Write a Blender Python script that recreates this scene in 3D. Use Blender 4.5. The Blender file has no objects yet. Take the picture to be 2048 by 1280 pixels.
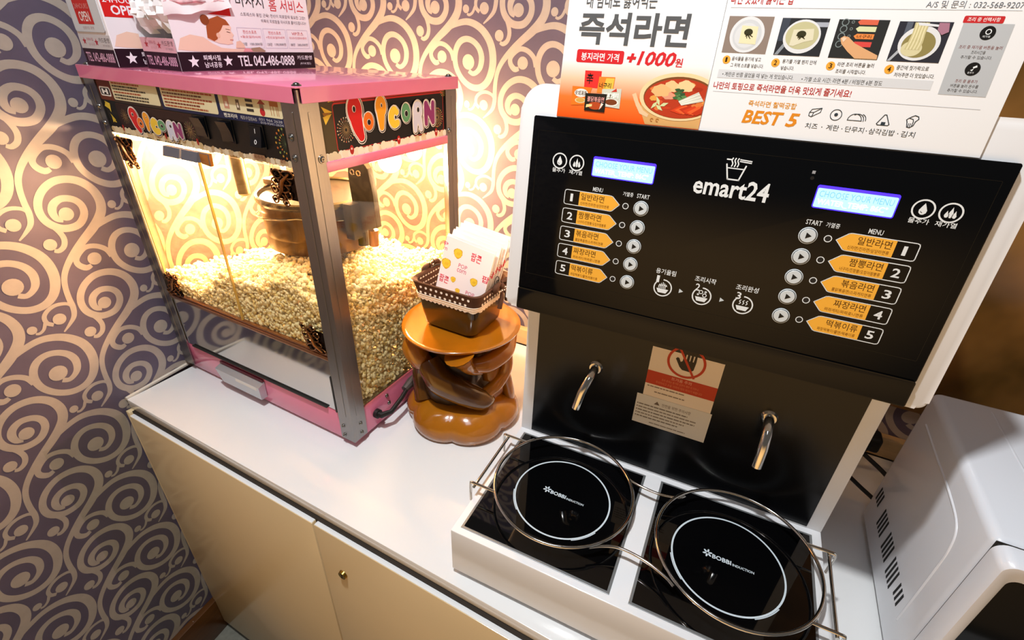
import bpy, bmesh, math, random
from mathutils import Vector, Matrix
random.seed(7)
R_ = math.radians
scene = bpy.context.scene
COL = scene.collection

# ------------------------------------------------------------------ camera
CT = 0.80                                   # height of the worktop above the floor
cam_d = bpy.data.cameras.new('camera')
cam_d.sensor_width = 36.0
cam_d.lens = 971.08 / 2048 * 36.0
cam_d.clip_start = 0.01
cam = bpy.data.objects.new('camera', cam_d)
COL.objects.link(cam)
yaw, pit, rol = R_(26.827), R_(-29.8465), R_(2.3376)
F = Vector((-math.sin(yaw) * math.cos(pit), math.cos(yaw) * math.cos(pit), math.sin(pit)))
rt = Vector((math.cos(yaw), math.sin(yaw), 0.0))
up = rt.cross(F)
RR = math.cos(rol) * rt + math.sin(rol) * up
UU = -math.sin(rol) * rt + math.cos(rol) * up
M = Matrix((RR, UU, -F)).transposed().to_4x4()
M.translation = Vector((1.0381, -0.3269, 0.6568 + CT))
cam.matrix_world = M
scene.camera = cam

# ------------------------------------------------------------------ world, lamps, exposure
scene.view_settings.view_transform = 'Standard'
scene.view_settings.look = 'None'
scene.view_settings.exposure = 0.0
scene.view_settings.gamma = 1.0
scene.view_settings.use_curve_mapping = False
world = bpy.data.worlds.new('room_world')
scene.world = world
world.use_nodes = True
wt = world.node_tree
bg = wt.nodes['Background']        # the rest of the shop: warm brown in front and low down, dim elsewhere
w_tc = wt.nodes.new('ShaderNodeTexCoord')
w_sp = wt.nodes.new('ShaderNodeSeparateXYZ')
wt.links.new(w_tc.outputs['Generated'], w_sp.inputs[0])


def w_range(out, a, b):
    n = wt.nodes.new('ShaderNodeMapRange')
    n.interpolation_type = 'SMOOTHSTEP'
    n.inputs['From Min'].default_value = a
    n.inputs['From Max'].default_value = b
    wt.links.new(out, n.inputs['Value'])
    return n.outputs[0]


w_m = wt.nodes.new('ShaderNodeMath')
w_m.operation = 'MULTIPLY'
wt.links.new(w_range(w_sp.outputs['Y'], -0.50, -1.0), w_m.inputs[0])
wt.links.new(w_range(w_sp.outputs['Z'], 0.25, -0.25), w_m.inputs[1])
w_mx = wt.nodes.new('ShaderNodeMix')
w_mx.data_type = 'RGBA'
w_mx.inputs[6].default_value = (0.10, 0.09, 0.08, 1)
w_mx.inputs[7].default_value = (1.62, 0.94, 0.36, 1)
wt.links.new(w_m.outputs[0], w_mx.inputs[0])
wt.links.new(w_mx.outputs[2], bg.inputs[0])
bg.inputs[1].default_value = 1.0


def area(name, loc, target, size, power, color, shape='DISK', sy=None):
    d = bpy.data.lights.new(name, 'AREA')
    d.shape = shape
    d.size = size
    if sy:
        d.size_y = sy
    d.energy = power
    d.color = color
    o = bpy.data.objects.new(name, d)
    COL.objects.link(o)
    o.location = loc
    o.rotation_euler = (Vector(target) - Vector(loc)).to_track_quat('-Z', 'Y').to_euler()
    return o


area('ceiling_downlight', (0.74, -0.24, 2.36), (0.93, 0.12, 0.8), 0.07, 18.5, (0.95, 0.98, 1.0))
area('wall_fill_light', (1.0, -0.5, 2.4), (0.0, 0.15, 1.7), 0.4, 3.0, (0.8, 0.87, 1.0), 'SQUARE')  # added fill, not a known fixture; brightens the upper left wall


# ------------------------------------------------------------------ materials
def s2l(c):
    return c / 12.92 if c <= 0.04045 else ((c + 0.055) / 1.055) ** 2.4


def hexc(h):
    h = h.lstrip('#')
    return tuple(s2l(int(h[i:i + 2], 16) / 255.0) for i in (0, 2, 4)) + (1.0,)


MATS = {}


def mat(name, col, rough=0.5, metal=0.0, var=0.0, scale=40.0, spec=0.5, bump=0.0, emis=None, estr=0.0, coat=0.0, stretch=None):
    if name in MATS:
        return MATS[name]
    m = bpy.data.materials.new(name)
    m.use_nodes = True
    nt = m.node_tree
    p = nt.nodes['Principled BSDF']
    c = hexc(col) if isinstance(col, str) else tuple(col) + (1.0,)
    p.inputs['Base Color'].default_value = c
    p.inputs['Roughness'].default_value = rough
    p.inputs['Metallic'].default_value = metal
    p.inputs['Specular IOR Level'].default_value = spec
    p.inputs['Coat Weight'].default_value = coat
    if emis:
        p.inputs['Emission Color'].default_value = hexc(emis)
        p.inputs['Emission Strength'].default_value = estr
    if var > 0 or bump > 0:
        tc = nt.nodes.new('ShaderNodeTexCoord')
        mp = nt.nodes.new('ShaderNodeMapping')
        mp.inputs['Scale'].default_value = stretch or (1, 1, 1)
        nz = nt.nodes.new('ShaderNodeTexNoise')
        nz.inputs['Scale'].default_value = scale
        nz.inputs['Detail'].default_value = 4
        nt.links.new(tc.outputs['Object'], mp.inputs['Vector'])
        nt.links.new(mp.outputs['Vector'], nz.inputs['Vector'])
        if var > 0:
            rp = nt.nodes.new('ShaderNodeValToRGB')
            rp.color_ramp.elements[0].position = 0.3
            rp.color_ramp.elements[1].position = 0.7
            rp.color_ramp.elements[0].color = tuple(x * (1 - var) for x in c[:3]) + (1,)
            rp.color_ramp.elements[1].color = tuple(min(1, x * (1 + var * 0.6)) for x in c[:3]) + (1,)
            nt.links.new(nz.outputs['Fac'], rp.inputs['Fac'])
            nt.links.new(rp.outputs['Color'], p.inputs['Base Color'])
        if bump > 0:
            b = nt.nodes.new('ShaderNodeBump')
            b.inputs['Strength'].default_value = bump
            b.inputs['Distance'].default_value = 0.002
            nt.links.new(nz.outputs['Fac'], b.inputs['Height'])
            nt.links.new(b.outputs['Normal'], p.inputs['Normal'])
    MATS[name] = m
    return m


def glass_mat(name, tint=(1, 1, 1), refl=0.06, rough=0.02):
    """thin window pane: clear with a faint sheen"""
    if name in MATS:
        return MATS[name]
    m = bpy.data.materials.new(name)
    m.use_nodes = True
    nt = m.node_tree
    nt.nodes.clear()
    out = nt.nodes.new('ShaderNodeOutputMaterial')
    mix = nt.nodes.new('ShaderNodeMixShader')
    tr = nt.nodes.new('ShaderNodeBsdfTransparent')
    tr.inputs[0].default_value = tuple(tint) + (1,)
    gl = nt.nodes.new('ShaderNodeBsdfGlossy')
    gl.inputs['Roughness'].default_value = rough
    lw = nt.nodes.new('ShaderNodeLayerWeight')
    lw.inputs['Blend'].default_value = 0.5
    pw = nt.nodes.new('ShaderNodeMath')
    pw.operation = 'POWER'
    pw.inputs[1].default_value = 5.0
    nt.links.new(lw.outputs['Facing'], pw.inputs[0])
    ma = nt.nodes.new('ShaderNodeMath')
    ma.operation = 'MULTIPLY_ADD'
    ma.inputs[1].default_value = 0.7
    ma.inputs[2].default_value = refl * 0.6
    nt.links.new(pw.outputs[0], ma.inputs[0])
    nt.links.new(ma.outputs[0], mix.inputs[0])
    nt.links.new(tr.outputs[0], mix.inputs[1])
    nt.links.new(gl.outputs[0], mix.inputs[2])
    nt.links.new(mix.outputs[0], out.inputs[0])
    MATS[name] = m
    return m


def ink(h, rough=0.45):
    return mat('ink_' + h.lstrip('#'), h, rough=rough, spec=0.3)


# ------------------------------------------------------------------ mesh builder
class MB:
    def __init__(self):
        self.bm = bmesh.new()
        self.mats = []

    def slot(self, m):
        if m not in self.mats:
            self.mats.append(m)
        return self.mats.index(m)

    def add(self, verts, faces, m):
        s = self.slot(m)
        vs = [self.bm.verts.new(v) for v in verts]
        out = []
        for f in faces:
            try:
                fc = self.bm.faces.new([vs[i] for i in f])
                fc.material_index = s
                out.append(fc)
            except ValueError:
                pass
        return vs, out

    def box(self, x0, x1, y0, y1, z0, z1, m, bev=0.0, seg=2):
        v = [(x0, y0, z0), (x1, y0, z0), (x1, y1, z0), (x0, y1, z0), (x0, y0, z1), (x1, y0, z1), (x1, y1, z1), (x0, y1, z1)]
        f = [(3, 2, 1, 0), (4, 5, 6, 7), (0, 1, 5, 4), (1, 2, 6, 5), (2, 3, 7, 6), (3, 0, 4, 7)]
        vs, fs = self.add(v, f, m)
        if bev > 0:
            ed = list({e for fc in fs for e in fc.edges})
            bmesh.ops.bevel(self.bm, geom=ed, offset=bev, segments=seg, profile=0.5, affect='EDGES', clamp_overlap=True)
        return self

    def prism(self, poly, h0, h1, m, fr=None, bev=0.0):
        """poly in (u, v), extruded from h0 to h1 along the frame normal"""
        fr = fr or (lambda u, v, h: (u, v, h))
        n = len(poly)
        v = [fr(u, w, h0) for u, w in poly] + [fr(u, w, h1) for u, w in poly]
        f = [tuple(range(n))[::-1], tuple(range(n, 2 * n))] + [(i, (i + 1) % n, n + (i + 1) % n, n + i) for i in range(n)]
        vs, fs = self.add(v, f, m)
        if bev > 0:
            ed = list(fs[1].edges)
            bmesh.ops.bevel(self.bm, geom=ed, offset=bev, segments=2, profile=0.5, affect='EDGES', clamp_overlap=True)
        return self

    def cyl(self, p0, p1, r0, m, r1=None, n=20, caps=True):
        p0, p1 = Vector(p0), Vector(p1)
        r1 = r0 if r1 is None else r1
        a = (p1 - p0).normalized()
        t = Vector((1, 0, 0)) if abs(a.x) < 0.9 else Vector((0, 1, 0))
        e1 = a.cross(t).normalized()
        e2 = a.cross(e1)
        v = []
        for p, r in ((p0, r0), (p1, r1)):
            for i in range(n):
                g = 2 * math.pi * i / n
                v.append(p + e1 * math.cos(g) * r + e2 * math.sin(g) * r)
        f = [(i, (i + 1) % n, n + (i + 1) % n, n + i) for i in range(n)]
        if caps:
            f += [tuple(range(n))[::-1], tuple(range(n, 2 * n))]
        self.add(v, f, m)
        return self

    def tube(self, pts, r, m, n=10, closed=False, caps=True):
        pts = [Vector(p) for p in pts]
        rs = r if isinstance(r, (list, tuple)) else [r] * len(pts)
        N = len(pts)
        tan = []
        for i in range(N):
            if closed:
                d = pts[(i + 1) % N] - pts[i - 1]
            else:
                d = pts[min(i + 1, N - 1)] - pts[max(i - 1, 0)]
            tan.append(d.normalized())
        t0 = tan[0]
        ref = Vector((0, 0, 1)) if abs(t0.z) < 0.9 else Vector((1, 0, 0))
        nrm = (ref - t0 * ref.dot(t0)).normalized()
        v = []
        for i in range(N):
            nrm = (nrm - tan[i] * nrm.dot(tan[i])).normalized()
            b = tan[i].cross(nrm)
            for k in range(n):
                g = 2 * math.pi * k / n
                v.append(pts[i] + (nrm * math.cos(g) + b * math.sin(g)) * rs[i])
        f = []
        for i in range(N if closed else N - 1):
            j = (i + 1) % N
            for k in range(n):
                f.append((i * n + k, i * n + (k + 1) % n, j * n + (k + 1) % n, j * n + k))
        if caps and not closed:
            f += [tuple(range(n))[::-1], tuple(range((N - 1) * n, N * n))]
        self.add(v, f, m)
        return self

    def lathe(self, prof, m, n=32, c=(0, 0, 0), wob=None):
        v = []
        for r, z in prof:
            for k in range(n):
                g = 2 * math.pi * k / n
                q = r * (wob(g, z) if wob else 1.0)
                v.append((c[0] + q * math.cos(g), c[1] + q * math.sin(g), c[2] + z))
        P = len(prof)
        f = [(i * n + k, i * n + (k + 1) % n, (i + 1) * n + (k + 1) % n, (i + 1) * n + k) for i in range(P - 1) for k in range(n)]
        f += [tuple(range(n))[::-1], tuple(range((P - 1) * n, P * n))]
        self.add(v, f, m)
        return self

    def ball(self, c, r, m, sub=2, sc=(1, 1, 1)):
        s = self.slot(m)
        res = bmesh.ops.create_icosphere(self.bm, subdivisions=sub, radius=1.0)
        for vv in res['verts']:
            vv.co = Vector((c[0] + vv.co.x * r * sc[0], c[1] + vv.co.y * r * sc[1], c[2] + vv.co.z * r * sc[2]))
            for fc in vv.link_faces:
                fc.material_index = s
        return self

    def build(self, name, parent=None, mtx=None, smooth=35.0, recalc=True):
        me = bpy.data.meshes.new(name)
        if recalc:
            bmesh.ops.recalc_face_normals(self.bm, faces=self.bm.faces)
        self.bm.to_mesh(me)
        self.bm.free()
        for m in self.mats:
            me.materials.append(m)
        if smooth:
            me.polygons.foreach_set('use_smooth', [True] * len(me.polygons))
            me.set_sharp_from_angle(angle=R_(smooth))
        o = bpy.data.objects.new(name, me)
        COL.objects.link(o)
        if parent:
            o.parent = parent
        if mtx:
            o.matrix_basis = mtx
        return o


def frame(o, u, v):
    o, u, v = Vector(o), Vector(u).normalized(), Vector(v).normalized()
    n = u.cross(v)
    return lambda a, b, h: o + u * a + v * b + n * h


def frame_m(o, u, v):
    u, v = Vector(u).normalized(), Vector(v).normalized()
    m = Matrix((u, v, u.cross(v))).transposed().to_4x4()
    m.translation = Vector(o)
    return m


# text outlines, cached ------------------------------------------------
_TX = {}
_TC = bpy.data.curves.new('lettering', 'FONT')
_TC.resolution_u = 2
_TO = bpy.data.objects.new('lettering', _TC)


def _outline(k, strings):
    """outlines of several strings in one go, one string to a line, cut apart again by line"""
    _TC.body = '\n'.join(strings)
    _TC.offset = k[0] * 0.6 if k[0] < 0.05 else k[0]
    _TC.shear = k[1]
    _TC.space_line = 10.0
    me = _TO.to_mesh()
    vs = [(v.co.x, v.co.y) for v in me.vertices]
    ln = [int(round((.35 - y) / 10.0)) for x, y in vs]
    fs = [[] for _ in strings]
    for p in me.polygons:
        q = tuple(p.vertices)
        fs[ln[q[0]]].append(q)
    _TO.to_mesh_clear()
    for i, t in enumerate(strings):
        idx = sorted({j for f in fs[i] for j in f})
        new = {j: n for n, j in enumerate(idx)}
        pv = [(vs[j][0], vs[j][1] + 10.0 * i) for j in idx]
        xs, ys = [a for a, b_ in pv], [b_ for a, b_ in pv]
        _TX[(t,) + k] = (pv, [tuple(new[j] for j in f) for f in fs[i]], min(xs), max(xs), min(ys), max(ys))


def glyphs(s, bold=0.0, shear=0.0):
    k = (s, bold, shear)
    if k not in _TX:
        _outline((bold, shear), [s])
    return _TX[k]


WORDS = {
 (0.06, 0.0): ['H'],
 (0.03, 0.0): ['펜코리아', 'TEL 042-486-0888', 'INDUCTION', '1', '2', '3', '4', '5', '원'],
 (0.0, 0.0): ['제조수입원A/S', '031 966 2638', '010-9341-2634', '옥수수', '폽콘', '0', '(부가세 별도)', '마사지', '홈 서비스', '스트레스와 뭉친 근육! 전신이 피로할때 필요한 그것!!', '하루의 피로함을 마사지로 풀어드립니다!!', '전신스포츠', '+등오일마사지', '90분', '100,000원', '+전신오일마사지', '120분', '130,000원', 'VIP코스', '전신스포츠+전신오일마사지+발마사지', '180분', '200,000원', '퇴폐사절', '남녀공용', '카드환영', '24HOURS', '신용카드 환영', 'POP', 'corn', 'P', 'rn', '일반라면', '신라면/진라면/삼양라면류', '짬뽕라면', '너구리/진짬뽕/오징어짬뽕류', '볶음라면', '불닭볶음면/스파게티면류', '짜장라면', '짜파게티/짜짜로니면류', '떡볶이류', '짜장떡볶이/쫄면/떡볶이류', 'CHOOSE YOUR MENU', '뜨거움 주의', '조리 중에는 용기와 상판이 매우 뜨거우니', '주의하시고 손을 가까이 대지 마시기 바랍니다', '안전을 위한 주의사항', '安城湯面', 'A/S 및 문의 : 032-568-9207', '너구리', '음식물을 용기에 넣고', '그 위에 스프를 넣습니다.', '용기를 가열 렌지 안에', '넣습니다.', '라면 조리 버튼을 눌러', '조리를 시작합니다.', '중간에 젓가락으로', '저어주면 더 맛있습니다.', '• 계란은 반쯤 끓었을 때 넣는 게 맛있습니다.', '• 가열 소요 시간: 라면 4분 / 비빔면 6분 정도', '치즈', '계란', '단무지', '삼각김밥', '김치', '재가열', '물추가', '조리 중 재가열 버튼을 눌러', '조리시간을', '추가할 수 있습니다.', '조리 중 물추가', '버튼을 눌러 온수를'],
 (0.02, 0.0): ['퇴폐사절', '남녀공용', '카드환영', 'TEL 042-486-0888', '24HOURS', 'OPEN', '팝콘', '팝', '물추가', '재가열', '용기올림', '1', '조리시작', '2', '조리완성', '3', 'WATER_TEMP: 86C°', '내 맘대로 끓여먹는', '봉지라면 가격', '辛', '너구리', '짜파게티', '불닭볶음면', '나만의 토핑으로 즉석라면을 더욱 맛있게 즐기세요!', '즉석라면 찰떡궁합', '조리 중 선택사항'],
 (0.04, 0.0): ['OPEN'],
 (0.045, 0.0): ['BOBBI', '즉석라면'],
 (0.012, 0.0): ['MENU', '가열중', 'START'],
 (0.035, 0.0): ['emart24'],
 (0.05, 0.2): ['+'],
 (0.045, 0.22): ['1000'],
 (0.05, 0.0): ['짜파게티'],
 (0.015, 0.0): ['라면 맛있게 끓이는 법'],
 (0.045, 0.18): ['BEST', '5'],
}
for _k, _v in WORDS.items():
    _outline(_k, _v)
LAY = 0.00012


class Print(MB):
    """flat printing in (u, v) metres on a plane; lay = stacking order"""

    def __init__(self, fr=None, h=0.0, mm=True):
        super().__init__()
        self.fr = fr or (lambda u, v, h: (u, v, h))
        self.h = h
        self.k = 0.001 if mm else 1.0

    def P(self, u, v, lay):
        return self.fr(u * self.k, v * self.k, self.h + lay * LAY)

    def poly(self, pts, m, lay=1):
        a = sum(pts[i - 1][0] * pts[i][1] - pts[i][0] * pts[i - 1][1] for i in range(len(pts)))
        if a < 0:
            pts = pts[::-1]
        self.add([self.P(u, v, lay) for u, v in pts], [tuple(range(len(pts)))], m)
        return self

    def rect(self, x0, y0, x1, y1, m, lay=1):
        return self.poly([(x0, y0), (x1, y0), (x1, y1), (x0, y1)], m, lay)

    def rr(self, x0, y0, x1, y1, r, m, lay=1):
        return self.poly(rrect(x0, y0, x1, y1, r), m, lay)

    def rrline(self, x0, y0, x1, y1, r, w, m, lay=1):
        a, b = rrect(x0, y0, x1, y1, r), rrect(x0 + w, y0 + w, x1 - w, y1 - w, max(r - w, 0.01))
        n = len(a)
        self.add([self.P(u, v, lay) for u, v in a + b], [(i, (i + 1) % n, n + (i + 1) % n, n + i) for i in range(n)], m)
        return self

    def circ(self, x, y, r, m, lay=1, ry=None, n=28, rot=0.0):
        ry = ry or r
        c, s = math.cos(rot), math.sin(rot)
        pts = []
        for i in range(n):
            g = 2 * math.pi * i / n
            a, b = r * math.cos(g), ry * math.sin(g)
            pts.append((x + a * c - b * s, y + a * s + b * c))
        return self.poly(pts, m, lay)

    def ring(self, x, y, r, w, m, lay=1, a0=0.0, a1=360.0, n=40, ry=None):
        ry = ry or r
        k = ry / r
        g = [R_(a0 + (a1 - a0) * i / n) for i in range(n + 1)]
        v = [self.P(x + r * math.cos(t), y + ry * math.sin(t), lay) for t in g] + [self.P(x + (r - w) * math.cos(t), y + (r - w) * k * math.sin(t), lay) for t in g]
        self.add(v, [(i, i + 1, n + 2 + i, n + 1 + i) for i in range(n)], m)
        return self

    def line(self, pts, w, m, lay=1):
        for (x0, y0), (x1, y1) in zip(pts[:-1], pts[1:]):
            d = math.hypot(x1 - x0, y1 - y0)
            if d < 1e-9:
                continue
            a, b = (x1 - x0) / d, (y1 - y0) / d
            e = w * 0.35
            x0e, y0e, x1e, y1e = x0 - a * e, y0 - b * e, x1 + a * e, y1 + b * e
            self.poly([(x0e - b * w / 2, y0e + a * w / 2), (x0e + b * w / 2, y0e - a * w / 2), (x1e + b * w / 2, y1e - a * w / 2), (x1e - b * w / 2, y1e + a * w / 2)], m, lay)
        return self

    def ribbon(self, pts, m, lay=1, cap=True):
        """pts = (x, y, width), smoothed with a Catmull-Rom spline"""
        q = []
        n = len(pts)
        for i in range(n - 1):
            p0, p1, p2, p3 = pts[max(i - 1, 0)], pts[i], pts[i + 1], pts[min(i + 2, n - 1)]
            for k in range(4):
                t = k / 4
                q.append(tuple(0.5 * (2 * b + (c - a) * t + (2 * a - 5 * b + 4 * c - d) * t * t + (3 * b - a - 3 * c + d) * t ** 3) for a, b, c, d in zip(p0, p1, p2, p3)))
        q.append(pts[-1])
        L = []
        for i, (x, y, w) in enumerate(q):
            a, b = q[max(i - 1, 0)], q[min(i + 1, len(q) - 1)]
            dx, dy = b[0] - a[0], b[1] - a[1]
            d = math.hypot(dx, dy) or 1
            L.append(((x - dy / d * w / 2, y + dx / d * w / 2), (x + dy / d * w / 2, y - dx / d * w / 2)))
        v = [self.P(c[0], c[1], lay) for ab in L for c in ab]
        self.add(v, [(2 * i + 1, 2 * i + 3, 2 * i + 2, 2 * i) for i in range(len(L) - 1)], m)
        return self

    def text(self, s, x0, y0, x1, y1, m, lay=2, bold=0.0, shear=0.0):
        vs, fs, a0, a1, b0, b1 = glyphs(s, bold, shear)
        sx, sy = (x1 - x0) / (a1 - a0), (y1 - y0) / (b1 - b0)
        self.add([self.P(x0 + (a - a0) * sx, y0 + (b - b0) * sy, lay) for a, b in vs], fs, m)
        return self

    def build(self, name, parent=None, mtx=None, smooth=None, recalc=False):
        return super().build(name, parent, mtx, smooth, recalc)


def rrect(x0, y0, x1, y1, r, n=5):
    pts = []
    for cx, cy, a in ((x1 - r, y0 + r, -90), (x1 - r, y1 - r, 0), (x0 + r, y1 - r, 90), (x0 + r, y0 + r, 180)):
        for i in range(n + 1):
            g = R_(a + 90 * i / n)
            pts.append((cx + r * math.cos(g), cy + r * math.sin(g)))
    return pts


def thing(name, label, cat, loc=(0, 0, 0), rz=0.0, group=None):
    o = bpy.data.objects.new(name, None)
    o.empty_display_size = 0.05
    COL.objects.link(o)
    o.location = loc
    o.rotation_euler = (0, 0, rz)
    return tag(o, label, cat, group)


def tag(o, label, cat, group=None, kind=None):
    o['label'] = label
    o['category'] = cat
    if group:
        o['group'] = group
    if kind:
        o['kind'] = kind
    return o


def struct(o):
    o['kind'] = 'structure'
    return o


# shared materials
WHITE_GLOSS = mat('white_gloss_plastic', '#e9eaec', 0.22, coat=0.2)
WHITE_LAM = mat('white_laminate', '#efefee', 0.16, coat=0.3)
CREAM_LAM = mat('cream_laminate', '#e6cfa4', 0.18, var=0.04, scale=3)
PINK = mat('pink_painted_steel', '#e57a9a', 0.2, var=0.03, scale=6, coat=0.5)
ALU = mat('brushed_aluminium', '#939190', 0.34, 1.0, var=0.08, scale=30, stretch=(40, 40, 1))
STEEL = mat('mirror_steel', '#c9c9c8', 0.08, 1.0)
CHROME = mat('chrome_wire', '#d8d5cf', 0.10, 1.0)
BLACK_GLOSS = mat('black_gloss_panel', '#07080a', 0.07, spec=.22)
BLACK_SATIN = mat('black_satin_panel', '#0b0c0f', 0.22, spec=.3)
BLACK_GLASS = mat('black_ceramic_glass', '#050506', 0.03)
BLACK_RUB = mat('black_rubber', '#15130f', 0.55)
SCREW = mat('screw_steel', '#8f8d88', 0.25, 1.0)
BRONZE = mat('dark_bronze', '#241509', 0.22, 0.9, var=0.2, scale=60)
BRONZL = mat('bronze_highlight', '#8a5c34', 0.22, 0.9)  # lighter bronze paints the highlights on the hinge scrolls
GLASS = glass_mat('clear_glass', (1.0, .965, .86))   # panes yellowed by oil
GREYTRIM = mat('grey_metal_trim', '#8f9293', 0.4, 0.6)

# ------------------------------------------------------------------ setting
MOTIF = [
 ([(-61.0, 50.4, 8.7), (-45.6, 59.4, 9.6), (-27.6, 65.9, 10.4), (-4.5, 70.0, 11.3), (16.3, 65.8, 12.5), (35.4, 54.5, 13.8), (50.8, 35.5, 15.2), (57.2, 12.5, 15.6), (55.3, -11.9, 15.4), (44.6, -33.9, 14.1), (27.2, -45.5, 12.6), (6.2, -45.3, 11.8), (-13.8, -33.8, 11.3), (-28.0, -15.2, 11.3), (-32.6, 4.3, 11.9), (-29.3, 22.0, 12.1), (-19.4, 35.3, 11.8), (-4.7, 40.6, 10.8), (11.1, 37.0, 10.6), (24.7, 26.0, 11.4), (31.1, 10.4, 12.5), (28.7, -6.2, 11.7), (20.7, -16.5, 9.5), (10.2, -20.8, 8.6), (0.9, -15.9, 8.4)], (0.0, 0.0, 14.1)),
 ([(-36.4, 1.3, 8.7), (-41.3, 16.5, 9.0), (-54.9, 27.6, 8.8), (-70.7, 30.5, 8.6), (-83.9, 23.4, 9.0), (-92.0, 13.7, 9.4), (-90.9, 3.6, 10.0), (-82.0, -4.7, 10.2), (-73.0, -3.2, 7.3)], (-64.6, 6.8, 11.3)),
 ([(35.0, -103.3, 2.4), (47.8, -93.5, 5.7), (58.3, -82.5, 8.2), (62.5, -67.0, 9.1), (62.7, -49.0, 9.0), (64.5, -29.4, 8.8), (69.2, -12.0, 9.2), (78.0, 2.9, 9.7), (89.6, 16.0, 10.7), (103.1, 28.2, 12.1), (119.2, 40.7, 13.7), (138.4, 54.8, 15.3), (154.4, 69.3, 15.9), (164.5, 84.1, 15.9), (167.5, 101.9, 15.3), (162.0, 121.7, 14.0), (148.8, 136.8, 13.2), (131.4, 144.6, 12.3), (112.1, 144.9, 12.0), (94.3, 136.1, 11.8), (81.7, 121.6, 11.8), (76.2, 103.9, 11.8), (79.7, 85.4, 12.1), (93.6, 70.5, 12.5), (109.9, 66.3, 12.3), (124.9, 69.8, 12.5), (136.3, 83.4, 12.1), (137.2, 99.1, 11.5), (128.3, 111.1, 10.8), (112.4, 116.0, 11.0), (98.9, 110.0, 12.2), (93.0, 98.5, 12.2), (95.1, 86.5, 9.7), (103.2, 81.7, 8.0)], (110.7, 90.1, 11.2)),
 ([(79.2, 83.8, 6.5), (88.7, 68.9, 8.0), (92.9, 53.2, 8.6), (88.8, 40.3, 8.6), (79.4, 34.4, 7.7), (72.6, 36.8, 5.8)], (70.8, 48.2, 9.7)),
 ([(63.4, 102.5, 4.2), (56.5, 113.3, 5.7), (41.8, 117.9, 6.4), (28.3, 114.7, 6.7), (18.8, 105.9, 7.0), (18.4, 93.8, 7.1), (26.0, 86.5, 6.8)], (36.9, 92.4, 10.1)),
 ([(16.1, 95.0, 5.5), (10.6, 85.5, 5.1), (3.1, 81.3, 4.7), (-2.1, 83.2, 4.2)], (-4.5, 91.2, 7.2)),
]
PAPER = mat('wallpaper_ground', '#5d5365', 0.5, var=0.10, scale=25, bump=0.05)
FOIL = mat('wallpaper_swirl', '#aea297', 0.38, var=0.06, scale=60)


def papered_wall(name, o, u, s0, s1, z0, z1, ph_s, ph_z):
    """a wall slab with its swirl wallpaper, all one mesh; s runs along u, z up"""
    fr = frame(o, u, (0, 0, 1))
    b = Print(fr, 0.0, True)
    b.prism([(s0, z0), (s1, z0), (s1, z1), (s0, z1)], -0.05, 0.0, PAPER, fr)
    PX, PZ, SK = 188.5, 170.5, -3.0
    S0, S1, Z0, Z1 = s0 * 1000, s1 * 1000, z0 * 1000, z1 * 1000
    n0 = int((S0 - ph_s) / PX) - 2
    n1 = int((S1 - ph_s) / PX) + 2
    for i in range(n0, n1 + 1):
        k0 = int((Z0 - ph_z - i * SK) / PZ) - 2
        k1 = int((Z1 - ph_z - i * SK) / PZ) + 2
        for k in range(k0, k1 + 1):
            dx, dz = ph_s + i * PX, ph_z + i * SK + k * PZ
            if dx + 175 < S0 or dx - 95 > S1 or dz + 150 < Z0 or dz - 110 > Z1:
                continue
            for li, (pts, (cx, cz, r)) in enumerate(MOTIF):
                b.ribbon([(x + dx, z + dz, w) for x, z, w in pts], FOIL, 1.5 + li * 0.3)
                b.circ(cx + dx, cz + dz, r, FOIL, 3.6, n=20)
    bm = b.bm
    for co, no in ((fr(s0, 0, 0), -Vector(u).normalized()), (fr(s1, 0, 0), Vector(u).normalized()), (fr(0, z0, 0), Vector((0, 0, -1))), (fr(0, z1, 0), Vector((0, 0, 1)))):
        bmesh.ops.bisect_plane(bm, geom=bm.verts[:] + bm.edges[:] + bm.faces[:], plane_co=co, plane_no=no, clear_outer=True, dist=1e-6)
    return struct(b.build(name))


LD = Vector((-0.0995, 0.995, 0.0))          # the left wall runs back along this line
papered_wall('wall_left', (0, 0, 0), LD, -0.95, 0.623, 0.0, 1.75, -76.5, CT * 1000 + 114)
papered_wall('wall_back', (-0.062, 0.62, 0), (1, 0, 0), 0.0, 2.3, 0.0, 1.75, 436 + 62, CT * 1000 + 617)

b = MB()
b.box(-0.15, 2.3, -0.75, 0.67, -0.06, 0.0, mat('grey_floor', '#8d8c80', 0.45, var=0.18, scale=70))
struct(b.build('floor'))
b = MB()
fr = frame((0, 0, 0), LD, (0, 0, 1))
BROWN = mat('brown_wood_trim', '#5a3410', 0.28, var=0.25, scale=18, stretch=(1, 1, 8))
b.prism([(-0.94, 0.0), (0.0, 0.0), (0.0, 0.122), (-0.94, 0.122)], 0.0012, 0.018, BROWN, fr, bev=0.004)
struct(b.build('baseboard_left'))


# brown panelling on the back wall beyond the cooker
def smear_mat():
    m = mat('smeared_brown_panel', '#6a4a16', 0.22, var=0.0)
    nt = m.node_tree
    p = nt.nodes['Principled BSDF']
    tc = nt.nodes.new('ShaderNodeTexCoord')
    nz = nt.nodes.new('ShaderNodeTexNoise')
    nz.inputs['Scale'].default_value = 5.5
    nz.inputs['Detail'].default_value = 3
    nz.inputs['Distortion'].default_value = 0.8
    rp = nt.nodes.new('ShaderNodeValToRGB')
    e = rp.color_ramp.elements
    e[0].position, e[0].color = 0.32, hexc('#3d2a04')
    e[1].position, e[1].color = 0.72, hexc('#80592a')
    nt.links.new(tc.outputs['Object'], nz.inputs['Vector'])
    nt.links.new(nz.outputs['Fac'], rp.inputs['Fac'])
    nt.links.new(rp.outputs['Color'], p.inputs['Base Color'])
    return m


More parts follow.
